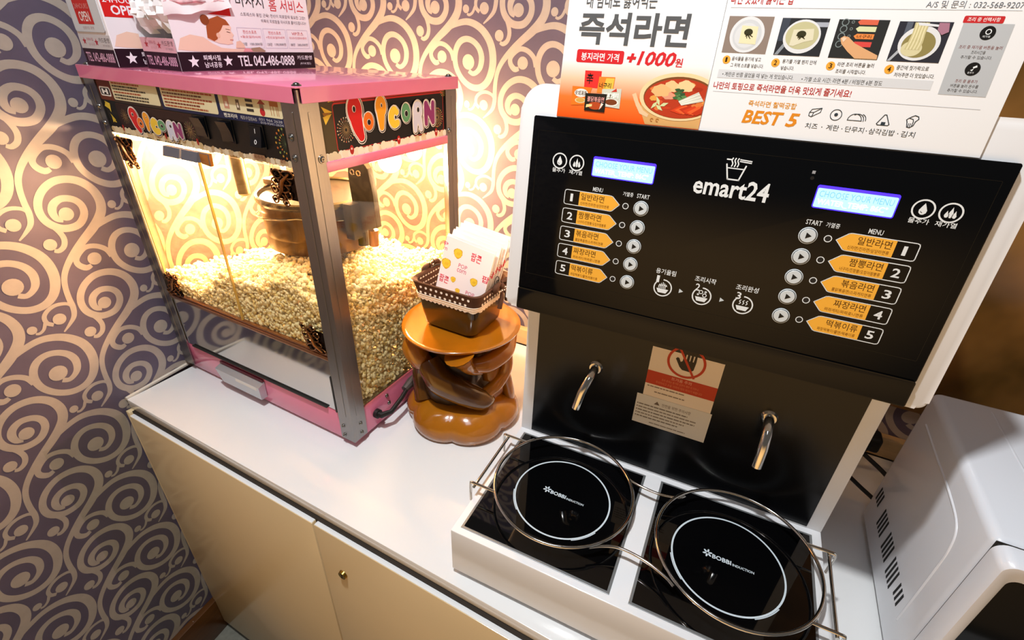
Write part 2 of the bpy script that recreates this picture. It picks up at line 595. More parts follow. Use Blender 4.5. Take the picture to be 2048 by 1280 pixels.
b = MB()
b.box(1.20, 2.28, 0.597, 0.619, CT + 0.115, 1.72, smear_mat(), 0.002)
struct(b.build('trim_1'))
b = MB()
b.box(0.5, 2.0, 0.6, 0.619, CT + 0.0005, CT + 0.042, mat('pale_wood_strip', '#d2ad78', 0.4, var=0.12, scale=12, stretch=(1, 8, 8)), 0.002)
struct(b.build('trim_2'))

# clear plastic film stuck to the wallpaper beside the cabinet
b = MB()
fr = frame((0, 0, 0), LD, (0, 0, 1))
r = random.Random(3)
NU, NZ = 10, 24
vv = []
for i in range(NU + 1):
    for j in range(NZ + 1):
        f, g_ = i / NU, j / NZ
        z = .135 + g_ * .655
        if j == NZ:
            z -= .04 * (1 - math.sin(math.pi * min(1, f * 1.3) / 1.3)) * f
        k = max(0, f - .6) / .4
        vv.append(fr(-.150 + f * (.142 - .010 * abs(math.sin(g_ * 9))), z, .0022 + .0035 * k * abs(math.sin(g_ * 17 + f * 3)) + .003 * k * r.random()))
fc = [(i * (NZ + 1) + j, (i + 1) * (NZ + 1) + j, (i + 1) * (NZ + 1) + j + 1, i * (NZ + 1) + j + 1) for i in range(NU) for j in range(NZ)]
b.add(vv, fc, glass_mat('wall_film', (.93, .95, .93), .035, .08))
tag(b.build('plastic_film', smooth=80), 'clear wrinkled plastic film on the wallpaper beside the cabinet', 'film')

# ------------------------------------------------------------------ counter and cabinet
b = MB()
b.box(0.006, 2.05, 0.0, 0.598, CT - 0.022, CT, WHITE_LAM, 0.0012)
top = b.build('countertop')
tag(top, 'long glossy white countertop carrying the popcorn machine and the noodle cooker', 'countertop')
b = MB()
b.tube([(0.004 - 0.1 * t * 0.6, t * 0.58, CT + 0.001) for t in [i / 12 for i in range(13)]], 0.004, mat('caulk', '#d8cfc0', 0.6), 6)
struct(b.build('trim_3'))

cab = thing('base_cabinet', 'cream laminate base cabinet with plain doors under the white countertop', 'cabinet', (0, 0, 0))
b = MB()
b.box(0.0065, 2.04, 0.003, 0.58, 0.0, CT - 0.0225, CREAM_LAM)
b.box(0.0065, 0.0185, -0.010, 0.003, 0.03, CT - 0.0225, CREAM_LAM, 0.001)
b.box(0.0187, 2.04, -0.004, 0.0029, CT - 0.045, CT - 0.0226, mat('gap_shade', '#2a2015', 0.8))  # dark plate stands in for the shade between countertop and doors
b.build('carcass', cab)
b = MB()
b.box(0.02, 2.04, -0.004, 0.0025, 0.0, 0.03, mat('dark_plinth', '#191a12', 0.7))
b.build('plinth', cab)
BRASS = mat('brass', '#b08a3a', 0.25, 1.0)
for i, (x0, x1) in enumerate(((0.0205, 0.5325), (0.5365, 1.04), (1.044, 1.55), (1.554, 2.035))):
    b = MB()
    b.box(x0, x1, -0.0125, 0.002, 0.032, CT - 0.0285, CREAM_LAM, 0.0012)
    b.box(x0 + 0.001, x1 - 0.001, -0.0115, 0.0015, CT - 0.0286, CT - 0.0279, WHITE_LAM)
    d = b.build('door', cab)
    if i in (1, 3):
        b = MB()
        x = x0 + 0.048
        b.cyl((x, -0.0124, 0.678), (x, -0.017, 0.678), 0.0085, BRASS, 0.0075, 24)
        b.box(x - 0.0007, x + 0.0007, -0.0175, -0.0168, 0.673, 0.683, BLACK_RUB)
        k = b.build('lock', d)
        k['label'] = 'small round brass lock'

# ------------------------------------------------------------------ popcorn machine
PW, PD_, PH = 0.5037, 0.3463, 0.5995
pm = thing('popcorn_machine', 'pink and aluminium popcorn machine with glass sides, lit inside and full of popcorn', 'popcorn machine', (-0.0035, 0.1304, CT), R_(-0.3864))
FRONT = frame((0, 0, 0), (1, 0, 0), (0, 0, 1))           # normal -y
SIDE = frame((PW, 0, 0), (0, 1, 0), (0, 0, 1))           # normal +x
b = MB()
b.box(0.004, PW - 0.004, 0.004, PD_ - 0.004, 0.008, 0.070, PINK, 0.0015)
b.build('base', pm)
for x in (0.03, PW - 0.03):
    for y in (0.03, PD_ - 0.03):
        b = MB()
        b.cyl((x, y, 0.0), (x, y, 0.0078), 0.011, BLACK_RUB)
        b.build('foot', pm)


def screw(parent, p, n, r=0.0042):
    b = MB()
    p, n = Vector(p), Vector(n)
    b.cyl(p, p + n * 0.0012, r * 1.25, SCREW, r * 1.15, 14)
    b.cyl(p + n * 0.0012, p + n * 0.003, r * 0.95, SCREW, r * 0.55, 14)
    t = Vector((0, 0, 1))
    c = n.cross(t)
    q = p + n * 0.00305
    for a in (t, c):
        o = n.cross(a)
        b.add([q + a * r * .4 + o * .0005, q - a * r * .4 + o * .0005, q - a * r * .4 - o * .0005, q + a * r * .4 - o * .0005], [(0, 1, 2, 3)], BLACK_RUB)
    return b.build('screw', parent)


PO = 0.032
for ix in (0, 1):
    for iy in (0, 1):
        b = MB()
        x0, sx = (0, 1) if ix == 0 else (PW, -1)
        y0, sy = (0, 1) if iy == 0 else (PD_, -1)
        L = [(0, 0), (PO, 0), (PO, 0.002), (0.0135, 0.002), (0.0135, 0.0028), (0.0115, 0.0028), (0.0028, 0.0115), (0.0028, 0.0135), (0.002, 0.0135), (0.002, PO), (0, PO)]
        pl = [(x0 + sx * a, y0 + sy * c) for a, c in L]
        b.prism(pl, 0.0143, PH - 0.004, ALU)
        # shallow rolled rib down each flange
        xa, xb = x0 + sx * 0.0125, x0 + sx * 0.0155
        b.box(min(xa, xb), max(xa, xb), min(y0, y0 - sy * .0006), max(y0, y0 - sy * .0006), 0.07, PH - 0.03, ALU, 0.0002, 1)
        ya, yb = y0 + sy * 0.0125, y0 + sy * 0.0155
        b.box(min(x0, x0 - sx * .0006), max(x0, x0 - sx * .0006), min(ya, yb), max(ya, yb), 0.07, PH - 0.03, ALU, 0.0002, 1)
        post = b.build('corner_post', pm)
        if iy == 0:
            fx = 0.020 if ix == 0 else PW - 0.0235
            for z in (0.538, 0.512):
                screw(post, (fx, 0, z), (0, -1, 0))
            if ix == 1:
                for z in (0.045, 0.024):
                    screw(post, (PW - 0.0235, 0, z), (0, -1, 0), 0.003)
                    screw(post, (PW, 0.0195, z + 0.002), (1, 0, 0), 0.003)
                screw(post, (PW, 0.0235, 0.510), (1, 0, 0), 0.0048)
        elif ix == 1:
            screw(post, (PW, PD_ - 0.024, 0.512), (1, 0, 0))
# lid: folded sheet, skirts slit at the corners
b = MB()
e = 0.003
b.box(-e, PW + e, -e, PD_ + e, PH - 0.0022, PH, PINK, 0.0009)
g = 0.0075
for x0, x1, y0, y1 in ((-e, PW + e - g, -e, -e + 0.0014), (PW + e - 0.0014, PW + e, -e + g, PD_ + e), (-e, -e + 0.0014, -e + g, PD_ + e), (-e, PW + e, PD_ + e - 0.0014, PD_ + e)):
    b.box(x0, x1, y0, y1, PH - 0.0195, PH - 0.001, PINK, 0.0004, 1)
lid = b.build('lid', pm)
for x in (0.010, PW - 0.008):
    for y in (0.009, PD_ - 0.011):
        b = MB()
        b.cyl((x, y, PH), (x, y, PH + 0.0016), 0.0062, SCREW, 0.0058, 18)
        b.ball((x, y, PH + 0.0015), 0.0045, SCREW, 2, (1, 1, 0.6))
        b.build('lid_screw', lid)

# --- front control panel with its printing
K0, CREAMI, REDI, DRK = ink('#0e0c0b'), ink('#e2d8b0'), ink('#a83b22'), ink('#2a1512')
BUB = [('P', '#d41a1c'), ('o', '#e8731a'), ('p', '#f2a21e'), ('C', '#f0cb3a'), ('o', '#5c9a6a'), ('R', '#cfd2e6'), ('N', '#8b2f6b')]


BSH = {'P': ([('e', .46, .70, .54, .31), ('r', [(.46, .66, .98), (.58, .34, .78), (.76, .12, .50)])], [(.40, .74, .10, .06)]),
       'o': ([('e', .5, .5, .58, .56)], [(.52, .46, .2, .17)]),
       'p': ([('e', .52, .71, .58, .31), ('r', [(.48, .66, .98), (.45, .36, .72), (.44, .12, .52)])], [(.58, .76, .07, .05)]),
       'C': ([('r', [(.84, .74, .46), (.55, .86, .56), (.24, .66, .60), (.22, .38, .60), (.48, .18, .56), (.86, .22, .48)])], [(.66, .52, .10, .08)]),
       'R': ([('e', .54, .70, .54, .31), ('r', [(.42, .62, .85), (.24, .36, .56), (.16, .10, .38)]), ('r', [(.5, .55, .75), (.74, .34, .54), (.88, .10, .36)])], [(.58, .74, .14, .08)]),
       'N': ([('r', [(.18, .90, .34), (.15, .5, .36), (.14, .10, .32)]), ('r', [(.18, .90, .36), (.5, .5, .38), (.80, .12, .34)]), ('r', [(.84, .90, .32), (.81, .5, .34), (.80, .12, .32)])], [])}


def bubble(p, ch, col, box, lay):
    """one fat balloon letter: dark shadow, white rim, dark line, coloured body"""
    x0, y0, x1, y1 = box
    W, H = x1 - x0, y1 - y0
    k = math.sqrt(W * H) / 30
    shp, holes = BSH[ch]
    for gr, c, l, dx in ((2.7 * k + .3, '#efe9e2', 0, .5), (1.7 * k + .2, '#15100f', .4, .6), (1.0 * k + .15, '#f2ece4', .8, -.2), (.0, col, 1.2, -.2)):
        q = 0
        for sh in shp:
            q += .06
            if sh[0] == 'e':
                p.circ(x0 + sh[1] * W + dx, y0 + sh[2] * H - dx, sh[3] * W + gr, ink(c, .3), lay + l + q, ry=sh[4] * H + gr)
            else:
                pts = [(x0 + a * W + dx, y0 + b_ * H - dx, w * W + 2 * gr) for a, b_, w in sh[1]]
                p.ribbon(pts, ink(c, .3), lay + l + q)
                for e in (pts[0], pts[-1]):
                    p.circ(e[0], e[1], e[2] / 2, ink(c, .3), lay + l + q + .02, n=18)
    for a, b_, ra, rb in holes:
        p.circ(x0 + a * W, y0 + b_ * H, ra * W + .8 * k, ink('#efe9e2', .3), lay + 1.6, ry=rb * H + .8 * k)
        p.circ(x0 + a * W + .3 * k, y0 + b_ * H - .3 * k, ra * W, ink('#15100f', .3), lay + 1.7, ry=rb * H)


def spark(p, x, y, r, n, cols, lay):
    for i in range(n):
        a = 2 * math.pi * i / n
        ex, ey = x + r * math.cos(a), y + r * math.sin(a)
        p.line([(x + .15 * (ex - x), y + .15 * (ey - y)), (ex, ey)], 0.35, ink('#c9a46a'), lay)
        p.circ(ex, ey, 0.95, ink(cols[i % len(cols)]), lay + .3, n=10)
        p.circ(x + .72 * (ex - x), y + .72 * (ey - y), 0.6, ink(cols[(i + 1) % len(cols)]), lay + .3, n=8)


def fluff(p, x0, x1, y, h, seed, lay, cols=('#e9dfc4', '#d9c49a', '#f0e8d2')):
    r = random.Random(seed)
    x = x0
    while x < x1:
        rad = h * r.uniform(.45, .8)
        p.circ(min(max(x, x0 + rad * .6), x1 - rad * .6), y + r.uniform(0, h * .35), rad, ink(r.choice(cols)), lay + r.random() * .8, n=14)
        x += rad * 1.1
    p.rect(x0, y - h * .3, x1, y + h * .25, ink(cols[0]), lay)


def smudge(p, x0, y0, x1, rows, dy, seed, cols, lay, ht=1.5):
    """blurred small print, as soft as in the photograph"""
    r = random.Random(seed)
    for i in range(rows):
        x = x0
        end = x0 + (x1 - x0) * r.uniform(.6, 1)
        c = cols[i % len(cols)]
        while x < end:
            w = min(r.uniform(2.2, 9), end - x)
            p.rect(x, y0 - i * dy - ht, x + w, y0 - i * dy, ink(c), lay)
            x += w + .9


p = Print(FRONT, -0.0018)
p.prism([(0.031, 0.4985), (PW - 0.031, 0.4985), (PW - 0.031, 0.5855), (0.031, 0.5855)], -0.0055, -0.0020, BLACK_SATIN, FRONT)
p.h = -0.00195
p.rect(33, 499, 471, 585, K0, 1)
p.rect(33, 550, 72, 585, ink('#6b3018'), 2)
p.rect(72, 549, 205, 585, ink('#3a2a20'), 2)
p.rect(204, 549, 471, 585, ink('#1e2448'), 2)
p.rr(37.5, 556, 68, 570, 3, ink('#f1ece2'), 3)
p.rr(39.5, 558, 66, 568, 2, ink('#2a211c'), 4)
p.text('H', 44, 559.2, 61, 566.8, ink('#f1ece2'), 5, bold=.06)
for x0, y0, x1, y1 in ((74.5, 552.5, 201, 581.5), (210, 553, 338, 581.5), (345, 559, 470, 584)):
    p.rr(x0, y0, x1, y1, 3, CREAMI, 4)
smudge(p, 79, 578.5, 196, 6, 4.3, 1, ['#a8542e', '#4b4030', '#4b4030', '#a8542e', '#4b4030', '#4b4030'], 5, 2.4)
smudge(p, 214, 578.5, 334, 6, 4.3, 2, ['#a8542e', '#6b4a35', '#9c4a30', '#a8542e', '#7d3a28', '#a8542e'], 5, 2.4)
for i, (c, w, h) in enumerate((('#c98f7a', 11, 17), ('#6e5a44', 7, 13), ('#3b3530', 14, 16), ('#a64a3a', 11, 20), ('#b3703c', 16, 15))):
    cx = 360 + i * 24
    if i == 4:
        p.rect(cx - 8, 573, cx + 8, 579, ink(c), 5)
        for k in (-7, -2, 4, 7):
            p.line([(cx + k, 573), (cx + k, 562)], 1, ink(c), 5)
    elif i == 2:
        for k in (0, 1, 2):
            p.rect(cx - 7, 563 + k * 6, cx + 7, 566.5 + k * 6, ink(c), 5)
    elif i == 3:
        p.poly([(cx - 8, 574), (cx + 8, 574), (cx, 580)], ink(c), 5)
        p.rect(cx - 4, 566, cx + 4, 574, ink('#8c7a62'), 5)
        p.circ(cx, 564.5, 5, ink('#c0262a'), 5)
    else:
        p.rect(cx - w / 2, 563, cx + w / 2, 563 + h, ink(c), 5)
        p.rect(cx - w / 4, 566, cx + w / 4, 572, ink('#e8d8c4'), 6)
p.text('펜코리아', 349, 551.2, 378, 557, ink('#e8e4da'), 5, bold=.03)
p.text('제조수입원A/S', 384, 551.5, 417, 556.5, ink('#c9c6c2'), 5)
p.text('031 966 2638', 422, 553.6, 467, 556.8, ink('#b9b9c0'), 5)
p.text('010-9341-2634', 424, 549.6, 468, 552.6, ink('#b9b9c0'), 5)
p.rr(70, 512, 277, 547, 4, DRK, 3)
p.rrline(70, 512, 277, 547, 4, .7, ink('#4a241c'), 4)
spark(p, 88, 528, 11, 14, ['#3f4a34', '#6a4a3a', '#3a3a30'], 4)
spark(p, 258, 524, 12, 16, ['#7a7a4a', '#6a3a4a', '#556a4a'], 4)
for t in ([(40, 548), (54, 545), (50, 531)], [(43, 548), (36, 540), (47, 536)], [(47, 528), (56, 520), (46, 515)], [(44, 530), (52, 516), (57, 516)]):
    p.poly(t, ink('#e0c23c'), 4)
fluff(p, 35, 280, 503, 7.5, 3, 5, ('#d6c7a2', '#c4ab7c', '#dccfae'))  # front fluff inks darkened: the shadow on this face is in the colour
fluff(p, 280, 470, 501, 6, 4, 5, ('#cdbb9a', '#b79b74', '#dacbb0'))
for x in (72, 168, 190, 270):
    p.circ(x, 509, 2.6, ink('#9c1f17'), 6.5, ry=5)
p.rr(392, 500.5, 418, 507.5, 1.5, ink('#c4a58a'), 7)
p.text('옥수수', 395, 501.6, 415, 506.4, ink('#8a4a2a'), 8)
p.text('폽콘', 449, 502, 459, 507, ink('#8a3a2a'), 8)
for i in range(9):
    a = R_(100 + i * 20)
    for q, rr_ in ((12, 1.3), (19, 1.6)):
        p.circ(466 + q * math.cos(a), 528 + q * math.sin(a), rr_, ink(['#b8632c', '#7f8f4a', '#b8862c'][(i + q) % 3]), 4, n=10)
    p.line([(466, 528), (466 + 18 * math.cos(a), 528 + 18 * math.sin(a))], .3, ink('#5a6a4a'), 3.5)
FB = [(105, 507, 127, 543), (123, 515, 137, 529), (143, 512, 157, 539), (161, 510, 180, 531), (181, 517, 197, 531), (203, 505, 220, 533), (221, 510, 241, 531)]
for i, ((ch, c), bx) in enumerate(zip(BUB, FB)):
    bubble(p, ch, c, bx, 8 + i * 2)
panel = p.build('control_panel', pm)
for i, x in enumerate((290, 349, 413)):
    b = MB()
    b.prism([((x - 15) / 1000, .517), ((x + 15) / 1000, .517), ((x + 15) / 1000, .548), ((x - 15) / 1000, .548)], -0.0016, 0.0006, BLACK_GLOSS, FRONT, 0.0004)
    x0, x1 = (x - 11.5) / 1000, (x + 11.5) / 1000
    hi, lo = (.0075, .0012) if i < 2 else (.0018, .0062)
    v = [FRONT(x0, .5195, .0004), FRONT(x1, .5195, .0004), FRONT(x1, .5455, .0004), FRONT(x0, .5455, .0004), FRONT(x0, .5195, lo), FRONT(x1, .5195, lo), FRONT(x1, .5325, .003), FRONT(x0, .5325, .003), FRONT(x1, .5455, hi), FRONT(x0, .5455, hi)]
    b.add(v, [(4, 5, 6, 7), (7, 6, 8, 9), (0, 1, 5, 4), (2, 3, 9, 8), (1, 2, 8, 6, 5), (3, 0, 4, 7, 9)], BLACK_SATIN)
    sw = b.build('rocker_switch', panel, smooth=None)
    if i == 2:
        q = Print(FRONT, 0.0)
        f2 = frame(FRONT(0, .5195, lo), (1, 0, 0), FRONT(0, .5325, .003) - FRONT(0, .5195, lo))
        q.fr = f2
        q.text('0', x - 2.6, 3.2, x + 2.6, 9.4, ink('#e8e8e8'), 1.5)
        f3 = frame(FRONT(0, .5325, .003), (1, 0, 0), FRONT(0, .5455, hi) - FRONT(0, .5325, .003))
        q.fr = f3
        q.rect(x - .5, 4, x + .5, 10, ink('#e8e8e8'), 1.5)
        q.build('marking', sw)

# --- side sign
p = Print(SIDE, -0.003)
p.prism([(0.031, 0.5045), (PD_ - 0.029, 0.5045), (PD_ - 0.029, 0.5865), (0.031, 0.5865)], -0.0055, -0.0031, BLACK_SATIN, SIDE)
p.rect(31, 505, 317, 586, ink('#15120f'), 1)
p.rect(31, 505, 58, 586, ink('#4a3c20'), 1.5)
p.rr(56, 514, 309, 577, 5, ink('#c0261c'), 2)
p.rr(57.2, 515.2, 307.8, 574.8, 4, ink('#0c0c0e'), 3)
p.line([(58, 578.5), (312, 578.5)], 1.2, ink('#c0261c'), 3)
spark(p, 76, 541, 16, 22, ['#e6c9a0', '#d86a50', '#f0e2c8'], 4)
spark(p, 290, 537, 15, 24, ['#e8d070', '#d84a40', '#f0b060'], 4)
spark(p, 309, 577, 7, 12, ['#c8b060', '#90a060'], 4)
for t in ([(37, 574), (55, 566), (44, 562)], [(41, 551), (54, 564), (38, 561)], [(52, 585), (58, 579), (50, 578)], [(60, 585), (59, 578), (66, 585)]):
    p.poly(t, ink('#f0c63c'), 4)
p.poly([(38, 566), (53, 565.5), (40, 561)], ink('#a06a1a'), 5)
fluff(p, 33, 316, 507.5, 9, 8, 5, ('#efe6cf', '#e4d5b2', '#f4eedd'))
for x in (82, 185, 285):
    p.circ(x, 513.5, 4, ink('#b01812'), 6.5, ry=6.5)
    p.circ(x, 515, 1.6, ink('#f0d8d0'), 7)
SB = [(82, 519, 112, 585), (110, 534, 132, 561), (137, 529, 161, 581), (164, 530, 189, 565), (194, 537, 217, 567), (221, 517, 247, 569), (250, 525, 283, 567)]
for i, ((ch, c), bx) in enumerate(zip(BUB, SB)):
    bubble(p, ch, c, (bx[0] + 2.4, bx[1] + 2.4, bx[2] - 2, bx[3] - 2.4), 8 + i * 2)
p.build('side_sign', pm)
b = MB()
b.prism([(0.030, 0.4905), (PD_ - 0.030, 0.4905), (PD_ - 0.030, 0.5045), (0.030, 0.5045)], -0.006, 0.0006, PINK, SIDE, 0.0012)
b.build('side_trim', pm)
# left and back upper panels
b = MB()
b.box(0.0012, 0.004, 0.0325, PD_ - 0.0325, 0.491, 0.586, PINK)
b.build('side_panel', pm)
b = MB()
b.box(0.0325, PW - 0.0325, PD_ - 0.004, PD_ - 0.0012, 0.491, 0.586, PINK)
b.build('back_panel', pm)
# glass
for nm, bx in (('side_pane', (PW - 0.0052, PW - 0.0027, 0.0305, PD_ - 0.0305, 0.0705, 0.4915)), ('side_pane', (0.0027, 0.0052, 0.0305, PD_ - 0.0305, 0.0705, 0.4915)), ('back_pane', (0.0305, PW - 0.0305, PD_ - 0.0052, PD_ - 0.0027, 0.0705, 0.4915))):
    b = MB()
    b.box(*bx, GLASS)
    b.build(nm, pm)
# inner ceiling plate and popcorn deck
b = MB()
b.box(0.006, PW - 0.006, 0.012, PD_ - 0.006, 0.4995, 0.502, mat('warm_steel', '#cbbfa8', 0.35, 0.8))
b.build('inner_ceiling', pm)
b = MB()
b.box(0.006, PW - 0.006, 0.009, PD_ - 0.006, 0.0702, 0.0725, STEEL)
b.build('deck', pm)
# lower stainless front with its gasket
b = MB()
b.prism([(0.0325, 0.072), (PW - 0.0355, 0.072), (PW - 0.0355, 0.1795), (0.0325, 0.1795)], -0.0062, -0.0032, STEEL, FRONT)
lp = b.build('lower_panel', pm)
lp['label'] = 'mirror steel lower front panel'
b = MB()
for u0, v0, u1, v1 in ((0.052, .0705, .445, .0735), (PW - 0.0365, .071, PW - 0.033, .150)):
    b.prism(rrect(u0, v0, u1, v1, 0.0012), -0.003, 0.0004, BLACK_RUB, FRONT)
b.build('gasket', pm)
COPPER = mat('copper_rail', '#b98a6a', 0.22, 0.9)
b = MB()
b.prism([(0.032, 0.180), (PW - 0.032, 0.180), (PW - 0.032, 0.1875), (0.032, 0.1875)], -0.010, -0.002, COPPER, FRONT, 0.001)
b.prism([(0.032, 0.1885), (PW - 0.032, 0.1885), (PW - 0.032, 0.1925), (0.032, 0.1925)], -0.010, -0.0035, COPPER, FRONT, 0.001)
b.build('door_rail', pm)

# two hinged glass doors, each with ornate corner hinges and a grip
ORN = [(0, 0, 8, 5), (9, 1, 6, 6), (2, 9, 6, 4), (11, 10, 5, 5), (5, 17, 7, 5), (13, 19, 4, 6), (2, 24, 4, 5), (9, 28, 6, 4), (14, 32, 3.6, 5), (5, 34, 4, 4)]
for side in (0, 1):
    u0, u1 = (0.0335, 0.2525) if side == 0 else (0.2535, PW - 0.0335)
    b = MB()
    b.prism([(u0, 0.1935), (u1, 0.1935), (u1, 0.4945), (u0, 0.4945)], -0.0068, -0.0035, GLASS, FRONT)
    edge = mat('glass_edge', '#c9a24a', 0.2, spec=.8)
    ue = u1 - .0004 if side == 0 else u0
    b.prism([(ue - .0004, 0.194), (ue + .0008, 0.194), (ue + .0008, 0.494), (ue - .0004, 0.494)], -0.0067, -0.0032, edge, FRONT)
    if side == 0:
        b.prism([(0.034, 0.194), (0.0375, 0.194), (0.0375, 0.494), (0.034, 0.494)], -0.0068, -0.003, mat('amber_frame', '#d9b46a', 0.3), FRONT)
    dr = b.build('glass_door', pm)
    for topb in (0, 1):
        h = MB()
        cx = 0.037 if side == 0 else PW - 0.037
        sx = 1 if side == 0 else -1
        vz = 0.492 if topb else 0.1945
        sz = -1 if topb else 1
        for a, c, ra, rb in ORN:
            pu, pv = cx + sx * (a + 3) / 1000 * 2.45, vz + sz * (c + 4) / 1000 * 1.2
            ring = []
            for i in range(14):
                g = 2 * math.pi * i / 14
                ring.append(FRONT(pu + ra * .0015 * math.cos(g), pv + rb * .0010 * math.sin(g), 0.0006 + .0006 * math.sin(3 * g)))
            h.tube(ring, 0.0012, BRONZL, 7, closed=True)
            h.ball(FRONT(pu + sx * .001, pv, 0.0004), 0.0028, BRONZE, 1, (1.3, .5, 1))
        h.tube([FRONT(cx + sx * .004, vz + sz * .003, .001), FRONT(cx + sx * .018, vz + sz * .014, .0022), FRONT(cx + sx * .024, vz + sz * .028, .0018), FRONT(cx + sx * .036, vz + sz * .043, .001)], [.0016, .003, .0026, .0012], BRONZL, 8)
        h.prism([(cx - sx * .003, vz), (cx + sx * .042, vz), (cx + sx * .044, vz + sz * .005), (cx + sx * .038, vz + sz * .014), (cx + sx * .032, vz + sz * .024), (cx + sx * .036, vz + sz * .036), (cx + sx * .028, vz + sz * .043), (cx + sx * .014, vz + sz * .040), (cx - sx * .003, vz + sz * .040)], -0.0033, -0.0012, BRONZE, FRONT)
        hg = h.build('hinge', dr)
    h = MB()
    a0, a1 = ((0.183, 0.2255) if side == 0 else (0.2305, 0.270))
    GRIP = mat('slate_grip', '#5a5c66', 0.35)
    v = [FRONT(a0, .4945, -.003), FRONT(a1, .4945, -.003), FRONT(a1, .4945, .004), FRONT(a0, .4945, .004), FRONT(a0 + .001, .479, -.003), FRONT(a1, .479, -.003), FRONT(a1, .480, .009), FRONT(a0 + .001, .480, .009)]
    h.add(v, [(0, 1, 2, 3), (4, 5, 6, 7), (3, 2, 6, 7), (0, 1, 5, 4), (1, 2, 6, 5), (0, 3, 7, 4)], GRIP)
    if side == 1:
        h.prism([(.271, .478), (.292, .476), (.294, .4945), (.271, .4945)], -.003, .003, mat('amber_plastic', '#a8651c', 0.3), FRONT, .001)
    h.build('door_grip', dr)

# crumb tray handle
b = MB()
TR = mat('tray_metal', '#c6c8cc', 0.3, 0.7)
v = [FRONT(.137, .058, -.003), FRONT(.270, .058, -.003), FRONT(.270, .052, .012), FRONT(.137, .052, .012), FRONT(.150, .022, .010), FRONT(.268, .022, .010), FRONT(.268, .022, -.003), FRONT(.150, .022, -.003)]
b.add(v, [(0, 1, 2, 3), (3, 2, 5, 4), (4, 5, 6, 7), (1, 2, 5, 6), (0, 3, 4, 7)], TR)
b.prism([(.139, .0585), (.268, .0585), (.268, .0635), (.139, .0635)], -.003, .0003, mat('tray_slot', '#5a1f2b', 0.5), FRONT)
b.prism([(.200, .044), (.262, .044), (.262, .051), (.200, .051)], .0105, .0122, mat('clear_tag', '#e6e2dc', 0.1), FRONT)
b.build('crumb_tray', pm)

# kettle hung from the ceiling plate
kt_mat = mat('stained_kettle', '#5f4714', 0.28, 0.65, var=0.45, scale=9, stretch=(6, 6, 1))
DKT = mat('kettle_dark', '#1b1811', 0.4, 0.2, var=0.3, scale=30)
KC = (0.287, 0.187, 0.0)
b = MB()
b.lathe([(0.070, .297), (0.088, .300), (0.096, .310), (0.099, .336), (0.100, .392), (0.0985, .392), (0.0980, .304)], kt_mat, 48, KC)
kt = b.build('kettle', pm)
b = MB()
b.lathe([(0.0992, .386), (0.104, .388), (0.1065, .393), (0.105, .398), (0.101, .400), (0.0982, .397), (0.098, .388)], mat('kettle_rim', '#4a4230', 0.22, 0.8), 48, KC)
b.build('rim', kt)
b = MB()
b.lathe([(0.0978, .394), (0.0968, .34), (0.088, .318), (0.02, .312)], DKT, 48, KC)
rs = random.Random(4)
SALT = mat('oil_specks', '#e6dcc4', 0.3)
for i in range(90):
    g, z = rs.uniform(0, 6.28), rs.uniform(.335, .39)
    b.ball((KC[0] + .0966 * math.cos(g), KC[1] + .0966 * math.sin(g), z), rs.uniform(.0008, .0017), SALT, 1)
b.cyl((KC[0], KC[1], .312), (KC[0], KC[1], .36), .006, DKT, n=14)
b.box(KC[0] - .05, KC[0] + .05, KC[1] - .004, KC[1] + .004, .318, .322, DKT, .001)
b.build('kettle_lining', kt, recalc=False)
b = MB()
b.box(KC[0] - .108, KC[0] - .080, KC[1] - .030, KC[1] + .004, .400, .412, mat('lid_hinge', '#5a4c34', .4, .4, var=.3, scale=50), .003)
b.build('lid_stub', kt)
b = MB()
ARM = mat('grey_bracket', '#2c281f', 0.5, 0.0, var=0.1, scale=20)
b.prism([(.398, .500), (.428, .500), (.428, .474), (.440, .462), (.446, .42), (.448, .36), (.402, .345), (.396, .40), (.394, .44)], .0, .012, ARM, frame((0, .183, 0), (1, 0, 0), (0, 0, 1)), .001)
b.box(.392, .412, .150, .206, .335, .400, ARM, .002)
for x in (.405, .419):
    b.tube([(x + .0042 * math.cos(g * .5236), .1705, .452 + .0042 * math.sin(g * .5236)) for g in range(12)], .0014, CHROME, 6, closed=True)
b.cyl((.405, .178, .345), (.405, .178, .318), .010, DKT, n=16)
b.cyl((.432, .178, .352), (.430, .178, .322), .009, mat('bracket_bush', '#8a5a20', .35, .5), n=16)
b.build('hanger_bracket', kt)
b = MB()
b.tube([(KC[0] + .1095 * math.cos(R_(a)), KC[1] + .1095 * math.sin(R_(a)), .378 - .00022 * abs(a + 60)) for a in range(-140, 25, 8)], .0016, CHROME, 6)
b.build('wire_guard', kt)
b = MB()
b.tube([(.196, .105, .499), (.197, .104, .485), (.203, .1, .44), (.208, .097, .40), (.2085, .097, .396)], [.010, .0112, .0112, .011, .006], mat('tilt_handle_grip', '#6f6548', .3, .4, var=.3, scale=50), 14)
b.build('tilt_handle', pm)
BULB = mat('bulb_glow', '#fff2d0', .3, emis='#ffd58a', estr=25)
for bu, bw_, en in ((.10, .190, 27.0), (.462, .270, 6.0), (.310, .316, 16.0)):  # one lamp is known; the other bulbs are added to light heap and wall
    b = MB()
    b.ball((bu, bw_, .480), .015, BULB, 3, (1, 1, 1.15))
    b.cyl((bu, bw_, .492), (bu, bw_, .4995), .010, SCREW)
    b.build('bulb', pm)
    ld = bpy.data.lights.new('bulb_light', 'POINT')
    ld.energy = en
    ld.color = (1.0, 0.64, 0.38)
    ld.shadow_soft_size = 0.03
    lo = bpy.data.objects.new('bulb_light', ld)
    COL.objects.link(lo)
    lo.parent = pm
    lo.location = (bu, bw_, .425)
